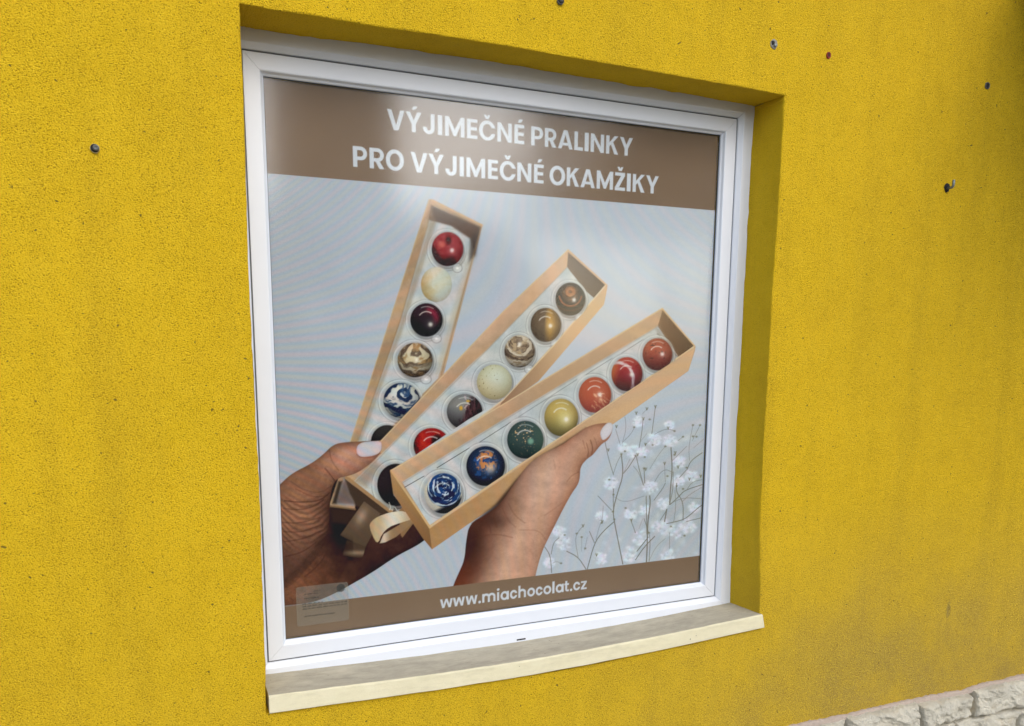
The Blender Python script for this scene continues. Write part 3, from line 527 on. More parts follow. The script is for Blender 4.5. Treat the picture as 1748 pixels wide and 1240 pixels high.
# ---------------------------------------------------------------- materials
def stucco(name, base, spots=True, amp=1.):
    k = NT(name); k.set(Roughness=.93); k.b.inputs['Specular IOR Level'].default_value = .18
    mp = k.n('ShaderNodeMapping'); mp.inputs['Rotation'].default_value = (.61, .47, .38); k.l(k.pos(1, 1, 1.2), mp.inputs[0]); v = mp.outputs[0]   # tilted so the wall does not lie along the noise lattice
    grain = k.noise(262, 2.0, .55, v); fine = k.noise(430, 2, .6, v); broad = k.noise(1.6, 4, .6)
    streak = k.noise(1, 4, .62, k.pos(7, 7, .8)); mid = k.noise(14, 3, .6)
    c = k.mix(k.ramp(broad, .35, .65), (base[0]*.95, base[1]*.95, base[2]*.9), (base[0]*1.04, base[1]*1.03, base[2]*1.1))
    c = k.mix(k.ramp(mid, .42, .7, 0, .5), c, (base[0]*1.08, base[1]*1.1, base[2]*1.8))
    c = k.mix(k.ramp(streak, .48, .74, 0, .6), c, (base[0]*.78, base[1]*.77, base[2]*1.3)); c = k.mix(k.ramp(k.noise(4.5, 5, .6), .5, .7, 0, .45), c, (base[0]*.84, base[1]*.80, base[2]))
    # dust splashed up from the ground, thicker towards the plinth and to the right of the window
    sx = k.n('ShaderNodeSeparateXYZ'); k.l(k.g.outputs['Position'], sx.inputs[0])
    low = k.math('MULTIPLY', k.ramp(sx.outputs[2], .45, -.50), k.ramp(sx.outputs[0], .9, 2.5, .12, 1))
    low = k.math('MULTIPLY', low, k.ramp(k.noise(2.3, 5, .65), .3, .62, .35, 1))
    c = k.mix(k.math('MULTIPLY', low, 1.0), c, (base[0]*.50, base[1]*.55, base[2]*6))
    # shade painted in as a darker band below the eaves, right side
    sm = k.n('ShaderNodeVectorMath', operation='DISTANCE'); sm.inputs[1].default_value = (3.012*1.0, 0, -.122*.36); k.l(k.pos(1, 1, .36), sm.inputs[0])
    c = k.mix(k.math('MULTIPLY', k.ramp(k.math('ADD', sm.outputs['Value'], k.math('MULTIPLY', mid, .012)), .024, .015), .6), c, (.20, .16, .07))
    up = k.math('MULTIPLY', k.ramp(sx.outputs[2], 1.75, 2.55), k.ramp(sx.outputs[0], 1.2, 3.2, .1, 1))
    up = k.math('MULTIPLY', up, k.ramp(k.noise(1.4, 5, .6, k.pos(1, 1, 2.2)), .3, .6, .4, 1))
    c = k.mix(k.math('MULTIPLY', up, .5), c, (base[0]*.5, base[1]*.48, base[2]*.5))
    pit = k.ramp(grain, .44, .30); c = k.mix(k.math('MULTIPLY', pit, .82*amp), c, (base[0]*.36, base[1]*.26, base[2]*.3))
    c = k.mix(k.math('MULTIPLY', k.ramp(grain, .5, .66), .6*amp), c, (min(base[0]*1.22, .92), base[1]*1.27, base[2]*2.2))
    if spots:
        pk = k.ramp(k.noise(62, 1, .5, v), .245, .215); c = k.mix(k.math('MULTIPLY', pk, .8), c, (.10, .07, .02))
    k.col(c)
    h = k.math('ADD', k.math('MULTIPLY', grain, .75), k.math('MULTIPLY', fine, .25))
    k.bump(h, .012*amp, 1.0); return k.m
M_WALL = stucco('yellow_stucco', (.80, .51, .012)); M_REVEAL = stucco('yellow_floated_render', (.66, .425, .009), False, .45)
def pvc():
    k = NT('white_pvc'); n = k.noise(3, 4, .6)
    k.col(k.mix(k.ramp(n, .3, .7), (.69, .72, .765), (.725, .755, .795))); k.set(Roughness=.28); k.b.inputs['Specular IOR Level'].default_value = .45
    k.bump(k.noise(400, 1), .0002, .3); return k.m
M_PVC = pvc()
def plain(name, c, rough=.6, metal=0, var=.12, scale=300):
    k = NT(name); n = k.noise(scale, 3); k.col(k.mix(n, tuple(x*(1-var) for x in c), tuple(min(1, x*(1+var)) for x in c))); k.set(Roughness=rough, Metallic=metal); return k.m
M_GASKET = plain('grey_rubber', (.085, .09, .09), .6); M_DARK = plain('dark_recess', (.012, .011, .010), .9)
M_STEEL = plain('weathered_steel', (.22, .25, .25), .45, .7, .3, 500); M_PLUG = plain('dark_grey_plastic', (.10, .105, .10), .5, 0, .4, 400)
M_RED = plain('red_plastic', (.28, .012, .008), .6); M_LIME = plain('crumbled_plaster', (.27, .255, .21), .95, 0, .8, 200)
M_PALE = plain('pale_plaster_rim', (.55, .42, .16), .95, 0, .35, 300)
def sillm(name, a, b, dirt):
    k = NT(name); n = k.noise(9, 6, .7, k.pos(1, 1.6, 1)); f = k.noise(30, 6, .75, k.pos(.3, 1, 1)); g = k.noise(3.2, 4, .6)
    c = k.mix(k.ramp(n, .3, .7), a, b); c = k.mix(k.ramp(f, .48, .72, 0, dirt), c, tuple(x*.55 for x in a))
    c = k.mix(k.ramp(f, .46, .3, 0, dirt*.6), c, tuple(min(.85, x*1.35) for x in b)); c = k.mix(k.ramp(g, .45, .7, 0, dirt*.5), c, tuple(x*.72 for x in b))
    c = k.mix(k.ramp(k.noise(75, 1), .235, .21, 0, .7), c, (.10, .09, .06))
    k.col(c); k.set(Roughness=.8); k.bump(k.math('ADD', k.noise(240, 3, .6), k.math('MULTIPLY', f, .7)), .0012, .7); return k.m
M_SILLF = sillm('cream_concrete', (.70, .635, .41), (.75, .68, .46), .32)
M_SILLT = sillm('cream_concrete_grimy', (.355, .32, .235), (.46, .41, .30), .55)
def stone():
    k = NT('pale_limestone'); n = k.noise(7, 6, .65); f = k.noise(60, 6, .7)
    c = k.mix(k.ramp(n, .32, .68), (.50, .465, .37), (.66, .615, .49)); c = k.mix(k.ramp(f, .55, .75, 0, .45), c, (.34, .33, .31)); c = k.mix(k.ramp(k.noise(16, 3), .6, .75, 0, .4), c, (.60, .50, .34))
    k.col(c); k.set(Roughness=.9); k.bump(k.math('ADD', f, k.noise(180, 3)), .007, 1); return k.m
M_STONE = stone()
def mortar():
    k = NT('pinkish_mortar'); n = k.noise(40, 5, .7); k.col(k.mix(n, (.34, .27, .215), (.54, .44, .36))); k.set(Roughness=.95); k.bump(k.noise(170, 4), .004, .8); return k.m
M_MORTAR = mortar()
def glassm():
    m_ = bpy.data.materials.new('window_glass'); m_.use_nodes = True; t = m_.node_tree; t.nodes.clear()
    o = t.nodes.new('ShaderNodeOutputMaterial'); mx = t.nodes.new('ShaderNodeMixShader'); tr = t.nodes.new('ShaderNodeBsdfTransparent'); gl = t.nodes.new('ShaderNodeBsdfGlossy'); g_ = t.nodes.new('ShaderNodeNewGeometry'); dp = t.nodes.new('ShaderNodeVectorMath'); dp.operation = 'DOT_PRODUCT'
    gl.inputs['Roughness'].default_value = .11
    def mt(op, a, b):
        q = t.nodes.new('ShaderNodeMath'); q.operation = op
        for i, v in enumerate((a, b)):
            if isinstance(v, (int, float)): q.inputs[i].default_value = v
            else: t.links.new(v, q.inputs[i])
        return q.outputs[0]
    t.links.new(g_.outputs['Normal'], dp.inputs[0]); t.links.new(g_.outputs['Incoming'], dp.inputs[1])
    schlick = mt('ADD', mt('MULTIPLY', mt('POWER', mt('SUBTRACT', 1, mt('ABSOLUTE', dp.outputs['Value'], 0)), 5), .957), .043)
    tr.inputs[0].default_value = (.975, .985, .98, 1)
    t.links.new(schlick, mx.inputs[0]); t.links.new(tr.outputs[0], mx.inputs[1]); t.links.new(gl.outputs[0], mx.inputs[2]); t.links.new(mx.outputs[0], o.inputs[0]); return m_
M_GLASS = glassm()
def ground(name, a, b, sc):
    k = NT(name); k.col(k.mix(k.noise(sc, 6, .6), a, b)); k.set(Roughness=.9); k.bump(k.noise(90, 4), .006, .6); return k.m
# ---------------------------------------------------------------- ground, street, the far side of the street
GZ0 = -1.0
def sheet(name, x0, x1, y0, y1, z, mat):
    return tag(mesh(name, [(x0, y0, z), (x1, y0, z), (x1, y1, z), (x0, y1, z)], [(0, 1, 2, 3)], mat), kind='structure')
sheet('ground', -150, 150, -150, 40, GZ0-.14, ground('dry_earth', (.08, .075, .06), (.13, .12, .09), .8))
sheet('road', -120, 120, -9.5, -3.0, GZ0-.12, ground('asphalt', (.045, .045, .047), (.07, .07, .07), 3))
def slab(name, x0, x1, y0, y1, z0, z1, mat):
    v = [(x, y, z) for z in (z0, z1) for y in (y0, y1) for x in (x0, x1)]
    return tag(mesh(name, v, [(4, 5, 7, 6), (0, 1, 5, 4), (2, 6, 7, 3), (0, 4, 6, 2), (1, 3, 7, 5)], mat), kind='structure')
slab('pavement', -120, 120, -3.0, .3, GZ0-.13, GZ0, ground('concrete_paving', (.26, .25, .235), (.36, .345, .32), 5))
# the far side of the street, which the pane reflects
def tree(x, y, h, r, z0, label, dens, seed):
    r_ = random.Random(seed); t = tag(empty('tree', (x, y, GZ0-.14)), label, 'tree'); Vv = []; Ff = []
    for k2 in range(9):
        z = (h*.8)*k2/8; rr = .22*(1-k2/9.5)
        for s in range(8): a = s*math.pi/4; Vv.append((rr*math.cos(a)+.1*math.sin(z), rr*math.sin(a), z))
    for k2 in range(8):
        for s in range(8): Ff.append((k2*8+s, k2*8+(s+1) % 8, (k2+1)*8+(s+1) % 8, (k2+1)*8+s))
    mesh('trunk', Vv, Ff, plain('bark', (.10, .075, .055), .9), t); Vv = []; Ff = []
    cl = [(r_.gauss(0, r*.45), r_.gauss(0, r*.45), r_.uniform(z0, h)) for _ in range(60)]
    for _ in range(dens):
        c_ = r_.choice(cl); p = [c_[q_]+r_.gauss(0, .42) for q_ in range(3)]
        if p[2] < z0*.9: continue
        u = Vector([r_.gauss(0, 1) for _ in range(3)]).normalized(); v = u.orthogonal().normalized(); P = Vector(p); b = len(Vv); a_ = .13
        Vv.extend([P-u*a_, P-v*a_*.5, P+u*a_, P+v*a_*.5]); Ff.append((b, b+1, b+2, b+3))
    mesh('crown', Vv, Ff, plain('leaves', (.05, .075, .03), .7, 0, .4, 2), t)
tree(12.2, -15, 10, 3.2, 5.2, 'spreading tree across the street, mirrored in the right of the pane', 9000, 9)
opp = tag(empty('neighbouring_house', (0, -14.6, GZ0-.14)), 'low pale house across the street, mirrored faintly in the pane', 'house')
def gable(x0, x1, y0, y1, h, rh, ov=.4):
    v = [(x, y, z) for z in (0, h) for y in (y0, y1) for x in (x0, x1)]; o1 = mesh('wall', v, [(0, 1, 5, 4), (2, 6, 7, 3), (0, 4, 6, 2), (1, 3, 7, 5), (4, 5, 7, 6)], plain('grey_render', (.34, .32, .29), .9, 0, .1, 4), opp)
    ym = (y0+y1)/2; v = [(x0-ov, y1+ov, h-.1), (x1+ov, y1+ov, h-.1), (x1+ov, ym, h+rh), (x0-ov, ym, h+rh), (x0-ov, y0-ov, h-.1), (x1+ov, y0-ov, h-.1)]
    v += [(a_, b_, c_-.15) for a_, b_, c_ in v]; mesh('roof', v, [(0, 1, 2, 3), (3, 2, 5, 4), (7, 6, 9, 8), (8, 9, 10, 11), (0, 6, 7, 1), (4, 5, 11, 10), (0, 3, 9, 6), (3, 4, 10, 9), (1, 7, 8, 2), (2, 8, 11, 5)], plain('roof_tiles', (.16, .07, .05), .8, 0, .3, 12), opp)
    for xw in np.arange(x0+1, x1-1.6, 2.6):
        f_ = mesh('window', [(xw+a_, y1+b_, 1.1+c_) for c_ in (0, 1.3) for b_ in (-.02, .05) for a_ in (0, 1.2)], [(0, 1, 3, 2), (4, 6, 7, 5), (2, 3, 7, 6), (0, 2, 6, 4), (1, 5, 7, 3)], M_PVC, opp)
        mesh('pane', [(xw+a_, y1+.053, 1.1+c_) for a_, c_ in ((.08, .08), (1.12, .08), (1.12, 1.22), (.08, 1.22))], [(3, 2, 1, 0)], M_GASKET, f_)
gable(-9, 8.2, -7, 0, 3.3, 2.2)
opp = tag(empty('stair_tower', (0, -13.4, GZ0-.14)), 'tall dark plastered stair tower across the street, mirrored at the left of the pane', 'tower')
v = [(x, y, z) for z in (0, 12.5) for y in (-2.2, 0) for x in (2.2, 4.45)]
mesh('wall', v, [(0, 1, 5, 4), (2, 6, 7, 3), (0, 4, 6, 2), (1, 3, 7, 5), (4, 5, 7, 6)], plain('dark_render', (.12, .11, .10), .9, 0, .15, 2), opp)
v = [(x, y, z) for z in (3.2, 10.8) for y in (.0, .04) for x in (3.1, 3.65)]
mesh('window', v, [(0, 1, 5, 4), (2, 6, 7, 3), (0, 4, 6, 2), (1, 3, 7, 5), (4, 5, 7, 6)], plain('frosted_glazing', (.30, .29, .28), .5, 0, .1, 2), opp)
# ---------------------------------------------------------------- the house
house = tag(empty('house', (0, 0, GZ0)), 'yellow roughcast house front with a big white framed window and pale stone plinth', 'house')
def par(o, p):                      # parent without moving
    o.parent = p; o.matrix_parent_inverse = p.matrix_world.inverted(); return o
bpy.context.view_layer.update()
fr = lambda z: np.interp(z, [-.055, 0, .22, .45, .69, 1.13, 1.68, 1.962], [1.917, 1.9126, 1.9028, 1.891, 1.8833, 1.8842, 1.8935, 1.8914])
br_ = lambda z: np.interp(z, [0, .18, .67, 1.14, 1.71, 1.9665], [1.8923, 1.8875, 1.8797, 1.8828, 1.885, 1.8902])
fl = lambda z: np.interp(z, [-.055, .3, .88, 1.05, 1.21, 1.97], [-.0065, 0, .0026, .0019, 0, .0065])
ZT = lambda x: np.interp(x, [0, .1, .27, .8, 1.44, 1.9], [1.973, 1.9715, 1.974, 1.9765, 1.968, 1.9616])
sag = lambda x: .0055-.0255*np.sin(np.pi*np.clip(x/1.9, 0, 1))
def axis(lo, hi, marks, fine=.004, band=.02, coarse=.03):
    a = [lo]
    while a[-1] < hi-1e-6:
        d = min(abs(a[-1]-m_) for m_ in marks); st = fine if d < band else min(coarse, fine+(d-band)*.35)
        nx = a[-1]+st
        for m_ in marks:
            if a[-1] < m_-1e-6 and nx > m_-st*.5: nx = m_; break
        a.append(min(nx, hi))
    return np.array(a)
AX = axis(-4, 7.5, [0, 1.9]); AZ = axis(GZ0, 3.3, [-.055, 1.97])
i0, i1 = [int(np.argmin(abs(AX-v))) for v in (0, 1.9)]; j0, j1 = [int(np.argmin(abs(AZ-v))) for v in (-.055, 1.97)]
GXX, GZZ = np.meshgrid(AX, AZ)
wl = np.exp(-np.abs(GXX)/.12); wr = np.exp(-np.abs(GXX-1.9)/.12); inz = np.clip(1-np.maximum(np.maximum(-.055-GZZ, GZZ-1.97), 0)/.15, 0, 1)
zc = np.clip(GZZ, -.055, 1.965)
wt = np.exp(-np.abs(GZZ-1.97)/.12)*np.clip(1-np.maximum(np.maximum(-GXX, GXX-1.9), 0)/.15, 0, 1)
wb = np.exp(-np.abs(GZZ+.055)/.12)*np.clip(1-np.maximum(np.maximum(-GXX, GXX-1.9), 0)/.15, 0, 1)
WX = GXX+fl(zc)*wl*inz+(fr(zc)-1.9)*wr*inz
WZ = GZZ+(ZT(np.clip(GXX, 0, 1.9))-1.97)*wt+(sag(GXX)-.0105)*wb
near = lambda x, z: np.exp(-np.maximum(np.minimum(np.minimum(np.abs(x), np.abs(x-1.9)), np.minimum(np.abs(z+.055), np.abs(z-1.97)))-.012, 0)/.01)*((x > -.04) & (x < 1.94) & (z > -.12) & (z < 2.03))
rough = lambda x, z, s=0: ((fbm(x*260, z*260, 3+s, 2)-.5)*.0042+(fbm(x*45, z*45, 8+s, 2)-.5)*.0035)*near(x, z)+(fbm(x*3, z*3, 9+s, 2)-.5)*.010
WY = -rough(GXX, GZZ)*np.clip(1-np.abs(GXX)*0, 0, 1)
edge = np.zeros(GXX.shape); edge[j0:j1+1, [i0, i1]] = 1; edge[[j0, j1], i0:i1+1] = 1
WX = WX+edge*(fbm(GXX*210, GZZ*210, 31, 2)-.5)*.0042; WZ = WZ+edge*(fbm(GXX*210, GZZ*210, 37, 2)-.5)*.0048
WY = WY+edge*.0015
nx_, nz_ = len(AX), len(AZ)
V = np.stack([WX, WY, WZ], -1).reshape(-1, 3)
jj, ii = np.meshgrid(np.arange(nz_-1), np.arange(nx_-1), indexing='ij'); keep = ~((jj >= j0) & (jj < j1) & (ii >= i0) & (ii < i1))
q = (jj*nx_+ii)[keep]; F = np.stack([q, q+1, q+nx_+1, q+nx_], -1)
Vs = [V]; Fs = [F]; nV = len(V)
# reveal: from the opening's rim back to the frame
YS = np.array([.006, .014, .03, .06, .09, .12, .15, .165, .22, .3])
def strip(idx, fx, fz, flip, s):
    global nV
    P = V[idx]; n = len(idx); rows = [np.array(idx)]
    for y in YS:
        t = min(y/.156, 1.); x = P[:, 0]; z = P[:, 2]; r = (rough(x+y, z+y*.7+s, s)*.8+(fbm((x+z)*30, z*0+y*60+s, 5, 2)-.5)*.003+(vn((x+z)*140, z*0+3.3, s)*vn((x+z)*17, z*0+1.1, s+2)-.25)*.006*(y > .12))
        if fx is not None: nx2 = x*(1-t)+fx(np.clip(z, 0, 1.966))*t-r*(1 if s != 3 else -1); nz2 = z+0*x
        else: nx2 = x+0*z; nz2 = z*(1-t)+fz(x)*t-r
        Vs.append(np.stack([nx2, np.full(n, y), nz2], -1)); rows.append(np.arange(nV, nV+n)); nV += n
    for a, b in zip(rows[:-1], rows[1:]):
        f = np.stack([a[:-1], a[1:], b[1:], b[:-1]], -1); Fs.append(f[:, ::-1] if flip else f)
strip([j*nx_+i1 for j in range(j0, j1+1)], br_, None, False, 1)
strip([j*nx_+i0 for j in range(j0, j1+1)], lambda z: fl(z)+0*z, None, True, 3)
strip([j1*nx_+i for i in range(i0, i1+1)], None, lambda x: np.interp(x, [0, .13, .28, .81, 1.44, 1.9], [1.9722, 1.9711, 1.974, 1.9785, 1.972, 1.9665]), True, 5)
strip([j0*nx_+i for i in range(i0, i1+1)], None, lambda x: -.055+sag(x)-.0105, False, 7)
# the body of the wall behind
b0 = nV; Vs.append(np.array([(x, y, z) for y in (.02, .4) for z in (GZ0, 3.3) for x in (-4, 7.5)])); nV += 8
Fs.append(np.array([(b0+4, b0+5, b0+7, b0+6), (b0, b0+4, b0+6, b0+2), (b0+1, b0+3, b0+7, b0+5), (b0+2, b0+6, b0+7, b0+3), (b0, b0+1, b0+5, b0+4)]))
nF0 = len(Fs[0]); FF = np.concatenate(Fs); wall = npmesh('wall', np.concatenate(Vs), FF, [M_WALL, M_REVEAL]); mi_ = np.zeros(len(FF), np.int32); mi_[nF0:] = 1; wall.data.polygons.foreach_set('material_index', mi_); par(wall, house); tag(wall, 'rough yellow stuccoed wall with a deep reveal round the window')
# eaves above the picture
def box(name, x0, x1, y0, y1, z0, z1, mat, parent=None):
    v = [(x, y, z) for z in (z0, z1) for y in (y0, y1) for x in (x0, x1)]
    o = mesh(name, v, [(0, 2, 3, 1), (4, 5, 7, 6), (0, 1, 5, 4), (2, 6, 7, 3), (0, 4, 6, 2), (1, 3, 7, 5)], mat)
    return par(o, parent) if parent else o
box('roof_overhang', -4.2, 7.7, -.30, .45, 3.3, 3.42, M_PVC, house)
box('shade_canopy', 3.06, 5.6, -1.8, .0, 2.575, 2.64, M_STEEL, house)  # unseen canopy, added and sized to shade the upper right of the wall
# ---- window: fixed frame, sash, gasket, pane, sill
def mitred(name, x0, x1, z0, z1, prof, mat, parent, gap=.0006, back=None):
    """prof: (inset, y) points; each side is a separate length cut at 45 degrees with a hairline joint"""
    Vv, Ff = [], []
    for side in range(4):
        b = len(Vv); n = len(prof)
        for ins, y in prof:
            X0, X1, Z0, Z1 = x0+ins, x1-ins, z0+ins, z1-ins; g = gap
            e = {0: ((X0+g, y, Z0), (X1-g, y, Z0)), 1: ((X1, y, Z0+g), (X1, y, Z1-g)), 2: ((X1-g, y, Z1), (X0+g, y, Z1)), 3: ((X0, y, Z1-g), (X0, y, Z0+g))}[side]
            Vv += e
        for i in range(n-1): Ff.append((b+2*i, b+2*i+1, b+2*i+3, b+2*i+2))
        Ff.append(tuple(b+2*i for i in range(n))); Ff.append(tuple(b+2*i+1 for i in reversed(range(n))))
    b = len(Vv); ins0, ins1 = prof[0][0]+.002, prof[-1][0]-.004; yb = max(p[1] for p in prof)-.002
    o = mesh(name, Vv, Ff, mat); return par(o, parent)
GX0, GX1, GZA, GZB = .0231, 1.8256, .0363, 1.9187
arc = lambda c, r, a0, a1, n=5: [(c[0]+r*math.cos(R(a0+(a1-a0)*i/n)), c[1]+r*math.sin(R(a0+(a1-a0)*i/n))) for i in range(n+1)]
# outer frame, written from outside to the groove
O = .105
fp = [(0, .20), (0, .156), (O-.018, .156), (O-.0165, .1563), (O-.0150, .1575), (O-.012, .1605), (O-.006, .1655), (O-.003, .1675), (O-.001, .1695), (O, .1715), (O, .1765)]
window = mitred('window', GX0-O, GX1+O, GZA-O, GZB+O, fp, M_PVC, house); tag(window, 'large white plastic window with a printed banner behind its pane')
S = .0048; B = .0655
sp = [(S, .1775), (S, .172), (S+.001, .1712), (.0500, .1712), (.0520, .1717), (.0538, .1732), (.0552, .1758), (.0568, .1800), (.0590, .1832), (.0612, .1848), (.0630, .1868), (.0638, .1925)]
sash = mitred('sash', GX0, GX1, GZA, GZB, sp, M_PVC, window, .0005); tag(sash, 'white bevelled window sash')
bk = mitred('sash_rebate', GX0, GX1, GZA, GZB, [(-.0025, .1800), (-.0005, .1762), (S+.0012, .1762), (S+.003, .1800)], plain('groove_shade', (.13, .135, .14), .6), window, 0)  # dark strip laid in the groove to paint its shadow line
gk = mitred('gasket', GX0, GX1, GZA, GZB, [(.0628, .1965), (.0628, .1922), (.0642, .1915), (.0652, .1925), (.0652, .1965)], M_GASKET, window, 0); tag(gk, 'thin dark rubber seal round the glass')
px0, px1, pz0, pz1 = GX0+.064, GX1-.064, GZA+.064, GZB-.064
pane = box('pane', px0, px1, .1928, .1962, pz0, pz1, M_GLASS); par(pane, window); tag(pane, 'clear window pane with faint reflections of the street')
drain = box('drain_slot', .9135, .9497, .1552, .158, -.0152, -.0098, M_DARK); par(drain, window); tag(drain, 'small black drainage slot low in the frame')
# sill
n = 190; prof = [(.30, .0), (.17, .0), (.156, 0), (.12, .0003), (.08, .0), (.04, -.0003), (.01, .0), (-.009, -.0002), (-.0128, -.0010), (-.0148, -.0028), (-.0155, -.006), (-.0155, -.02), (-.0155, -.035), (-.0155, -.0545), (-.0145, -.0563), (-.004, -.0565), (.1, -.0565), (.30, -.0565)]
Vv = []; Ff = []; mi = []
for i in range(n+1):
    t = i/n; x = .0028+t*1.9122
    for j, (y, z) in enumerate(prof):
        xr = x+(0.0125*t*max(0, min(1, (-.004-z)/.05)) if y < .0 else 0)
        w_ = (vn(np.array([x*38.]), np.array([j*.9]), 4)[0]-.5)*(.0022 if 6 <= j <= 10 else .0008)+(vn(np.array([x*9.]), np.array([.3]), 6)[0]-.5)*.002
        if y > 0 and t > .98: xr = min(xr, 1.9145)
        Vv.append((xr, y-w_*(.6 if 6 < j < 13 else 0), float(sag(x))+z+w_))
m_ = len(prof)
for i in range(n):
    for j in range(m_-1): Ff.append((i*m_+j, i*m_+j+1, (i+1)*m_+j+1, (i+1)*m_+j)); mi.append(1 if j < 7 else 0)
Ff.append(tuple(range(m_))[::-1]); mi.append(0); Ff.append(tuple(n*m_+j for j in range(m_))); mi.append(0)
sill = mesh('sill', Vv, Ff, [M_SILLF, M_SILLT], None, mi); par(sill, window); tag(sill, 'sagging cream concrete window sill with a grimy top')
# stone plinth
rs = random.Random(3)
def stone_mesh(x0, x1, z0, z1, out, seed, cor=None, step=.006):
    nx2 = max(4, int((x1-x0)/step)); nz2 = max(4, int((z1-z0)/step)); u = np.linspace(0, 1, nx2+1); v = np.linspace(0, 1, nz2+1); U, W = np.meshgrid(u, v)
    c = cor or [(x0, z0), (x1, z0), (x1, z1), (x0, z1)]
    X = (c[0][0]*(1-U)+c[1][0]*U)*(1-W)+(c[3][0]*(1-U)+c[2][0]*U)*W; Z = (c[0][1]*(1-U)+c[1][1]*U)*(1-W)+(c[3][1]*(1-U)+c[2][1]*U)*W
    L, H = x1-x0, z1-z0; e = np.minimum(np.minimum(U*L, (1-U)*L), np.minimum(W*H, (1-W)*H))
    rim = ((U == 0) | (U == 1) | (W == 0) | (W == 1))
    X = X+(fbm(Z*40, X*30, seed, 2)-.5)*.010; Z = Z+(fbm(X*30, Z*40+7, seed+1, 2)-.5)*.012
    rd = 1-np.abs(fbm(X*9+seed, Z*16+seed*.7, seed+2, 3)*2-1); n2 = fbm(X*28, Z*34, seed+5, 4)
    cf = fbm(X*7+3, Z*12+X*4, seed+9, 4)*6; cr = (np.floor(cf)+np.clip((cf-np.floor(cf))*5, 0, 1))/6
    Y = -(out*(1-np.exp(-e/.005)))-(cr-.5)*.046-(n2-.5)*.018-(rd-.6)*.010
    Y = np.where(rim, .01, np.minimum(Y, -.012)); k2 = nx2+1
    j, i = np.meshgrid(np.arange(nz2), np.arange(nx2), indexing='ij'); q2 = (j*k2+i).ravel()
    return np.stack([X, Y, Z], -1).reshape(-1, 3), np.stack([q2, q2+1, q2+k2+1, q2+k2], -1)
SV, SF, c0 = [], [], 0
def add_stone(*a, **k):
    global c0
    v, f = stone_mesh(*a, **k); SV.append(v); SF.append(f+c0); c0 += len(v)
top = lambda x: float(np.interp(x, [2.2, 2.5, 3.2, 3.6], [-.512, -.52, -.538, -.538]))
named = [(2.26, 2.393, -.63, -.524, None), (2.403, 2.822, -.66, -.524, [(2.405, -.672), (2.846, -.666), (2.826, -.528), (2.402, -.521)]), (2.846, 3.178, -.655, -.545, [(2.854, -.664), (3.192, -.668), (3.176, -.549), (2.832, -.536)]), (3.212, 3.62, -.67, -.54, [(3.212, -.672), (3.64, -.694), (3.63, -.541), (3.206, -.537)]), (3.64, 4.0, -.67, -.545, None)]
for k, (a, b, c, d, co) in enumerate(named): add_stone(a, b, c, d, .044+.004*(k % 3), 3+k*7, co, .005)
for k, (a, b, c, d, co) in enumerate([(2.2, 2.52, -.76, -.66, None), (2.525, 2.868, -.79, -.672, None), (2.876, 3.086, -.79, -.670, None), (3.1, 3.525, -.80, -.67, [(3.094, -.80), (3.53, -.81), (3.538, -.690), (3.094, -.673)]), (3.545, 3.9, -.82, -.698, None)]): add_stone(a, b, c, d, .046, 60+k*5, co, .006)
x = 4.02
while x < 7.4:
    wd = rs.uniform(.25, .45); add_stone(x, x+wd-.015, -.68, -.545, .035, int(x*50), None, .02); x += wd
x = 2.24
while x > -3.8:
    wd = rs.uniform(.25, .45); add_stone(x-wd+.015, x, -.64, -.522, .035, int(x*50)+400, None, .02); x -= wd
for (za, zb, xs0) in ((-.79, -.66, 3.92), (-.99, -.83, -3.8)):
    x = xs0
    while x < 7.4:
        wd = rs.uniform(.28, .5); add_stone(x, x+wd-.015, za, zb, .035, int(x*50)+90, None, .03); x += wd
x = 2.18
while x > -3.8:
    wd = rs.uniform(.28, .5); add_stone(x-wd+.015, x, -.81, -.66, .035, int(x*50)+900, None, .03); x -= wd
stones = npmesh('stone_plinth', np.concatenate(SV), np.concatenate(SF), M_STONE, None, False); par(stones, house); tag(stones, 'pale rough split stone plinth along the foot of the wall')

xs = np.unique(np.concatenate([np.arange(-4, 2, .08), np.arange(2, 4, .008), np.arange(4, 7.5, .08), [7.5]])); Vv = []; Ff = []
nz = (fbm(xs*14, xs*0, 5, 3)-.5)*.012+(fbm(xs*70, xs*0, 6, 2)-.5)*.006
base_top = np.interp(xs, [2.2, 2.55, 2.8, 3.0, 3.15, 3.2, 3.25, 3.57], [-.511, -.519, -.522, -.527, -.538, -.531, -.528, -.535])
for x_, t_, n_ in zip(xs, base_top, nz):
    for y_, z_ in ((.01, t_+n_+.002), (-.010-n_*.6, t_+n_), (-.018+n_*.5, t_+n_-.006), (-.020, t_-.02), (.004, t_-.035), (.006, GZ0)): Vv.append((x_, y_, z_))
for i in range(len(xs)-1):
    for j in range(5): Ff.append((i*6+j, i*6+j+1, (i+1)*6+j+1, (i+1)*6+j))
mo = mesh('mortar', Vv, Ff, [M_MORTAR, plain('dark_joint_shade', (.13, .11, .09), .95, 0, .4, 60)], None, [1 if q_ % 5 >= 3 else 0 for q_ in range(len(Ff))]); par(mo, stones); tag(mo, 'pinkish mortar edging the top of the stones')  # lower joints coloured dark brown for the shade between the stones
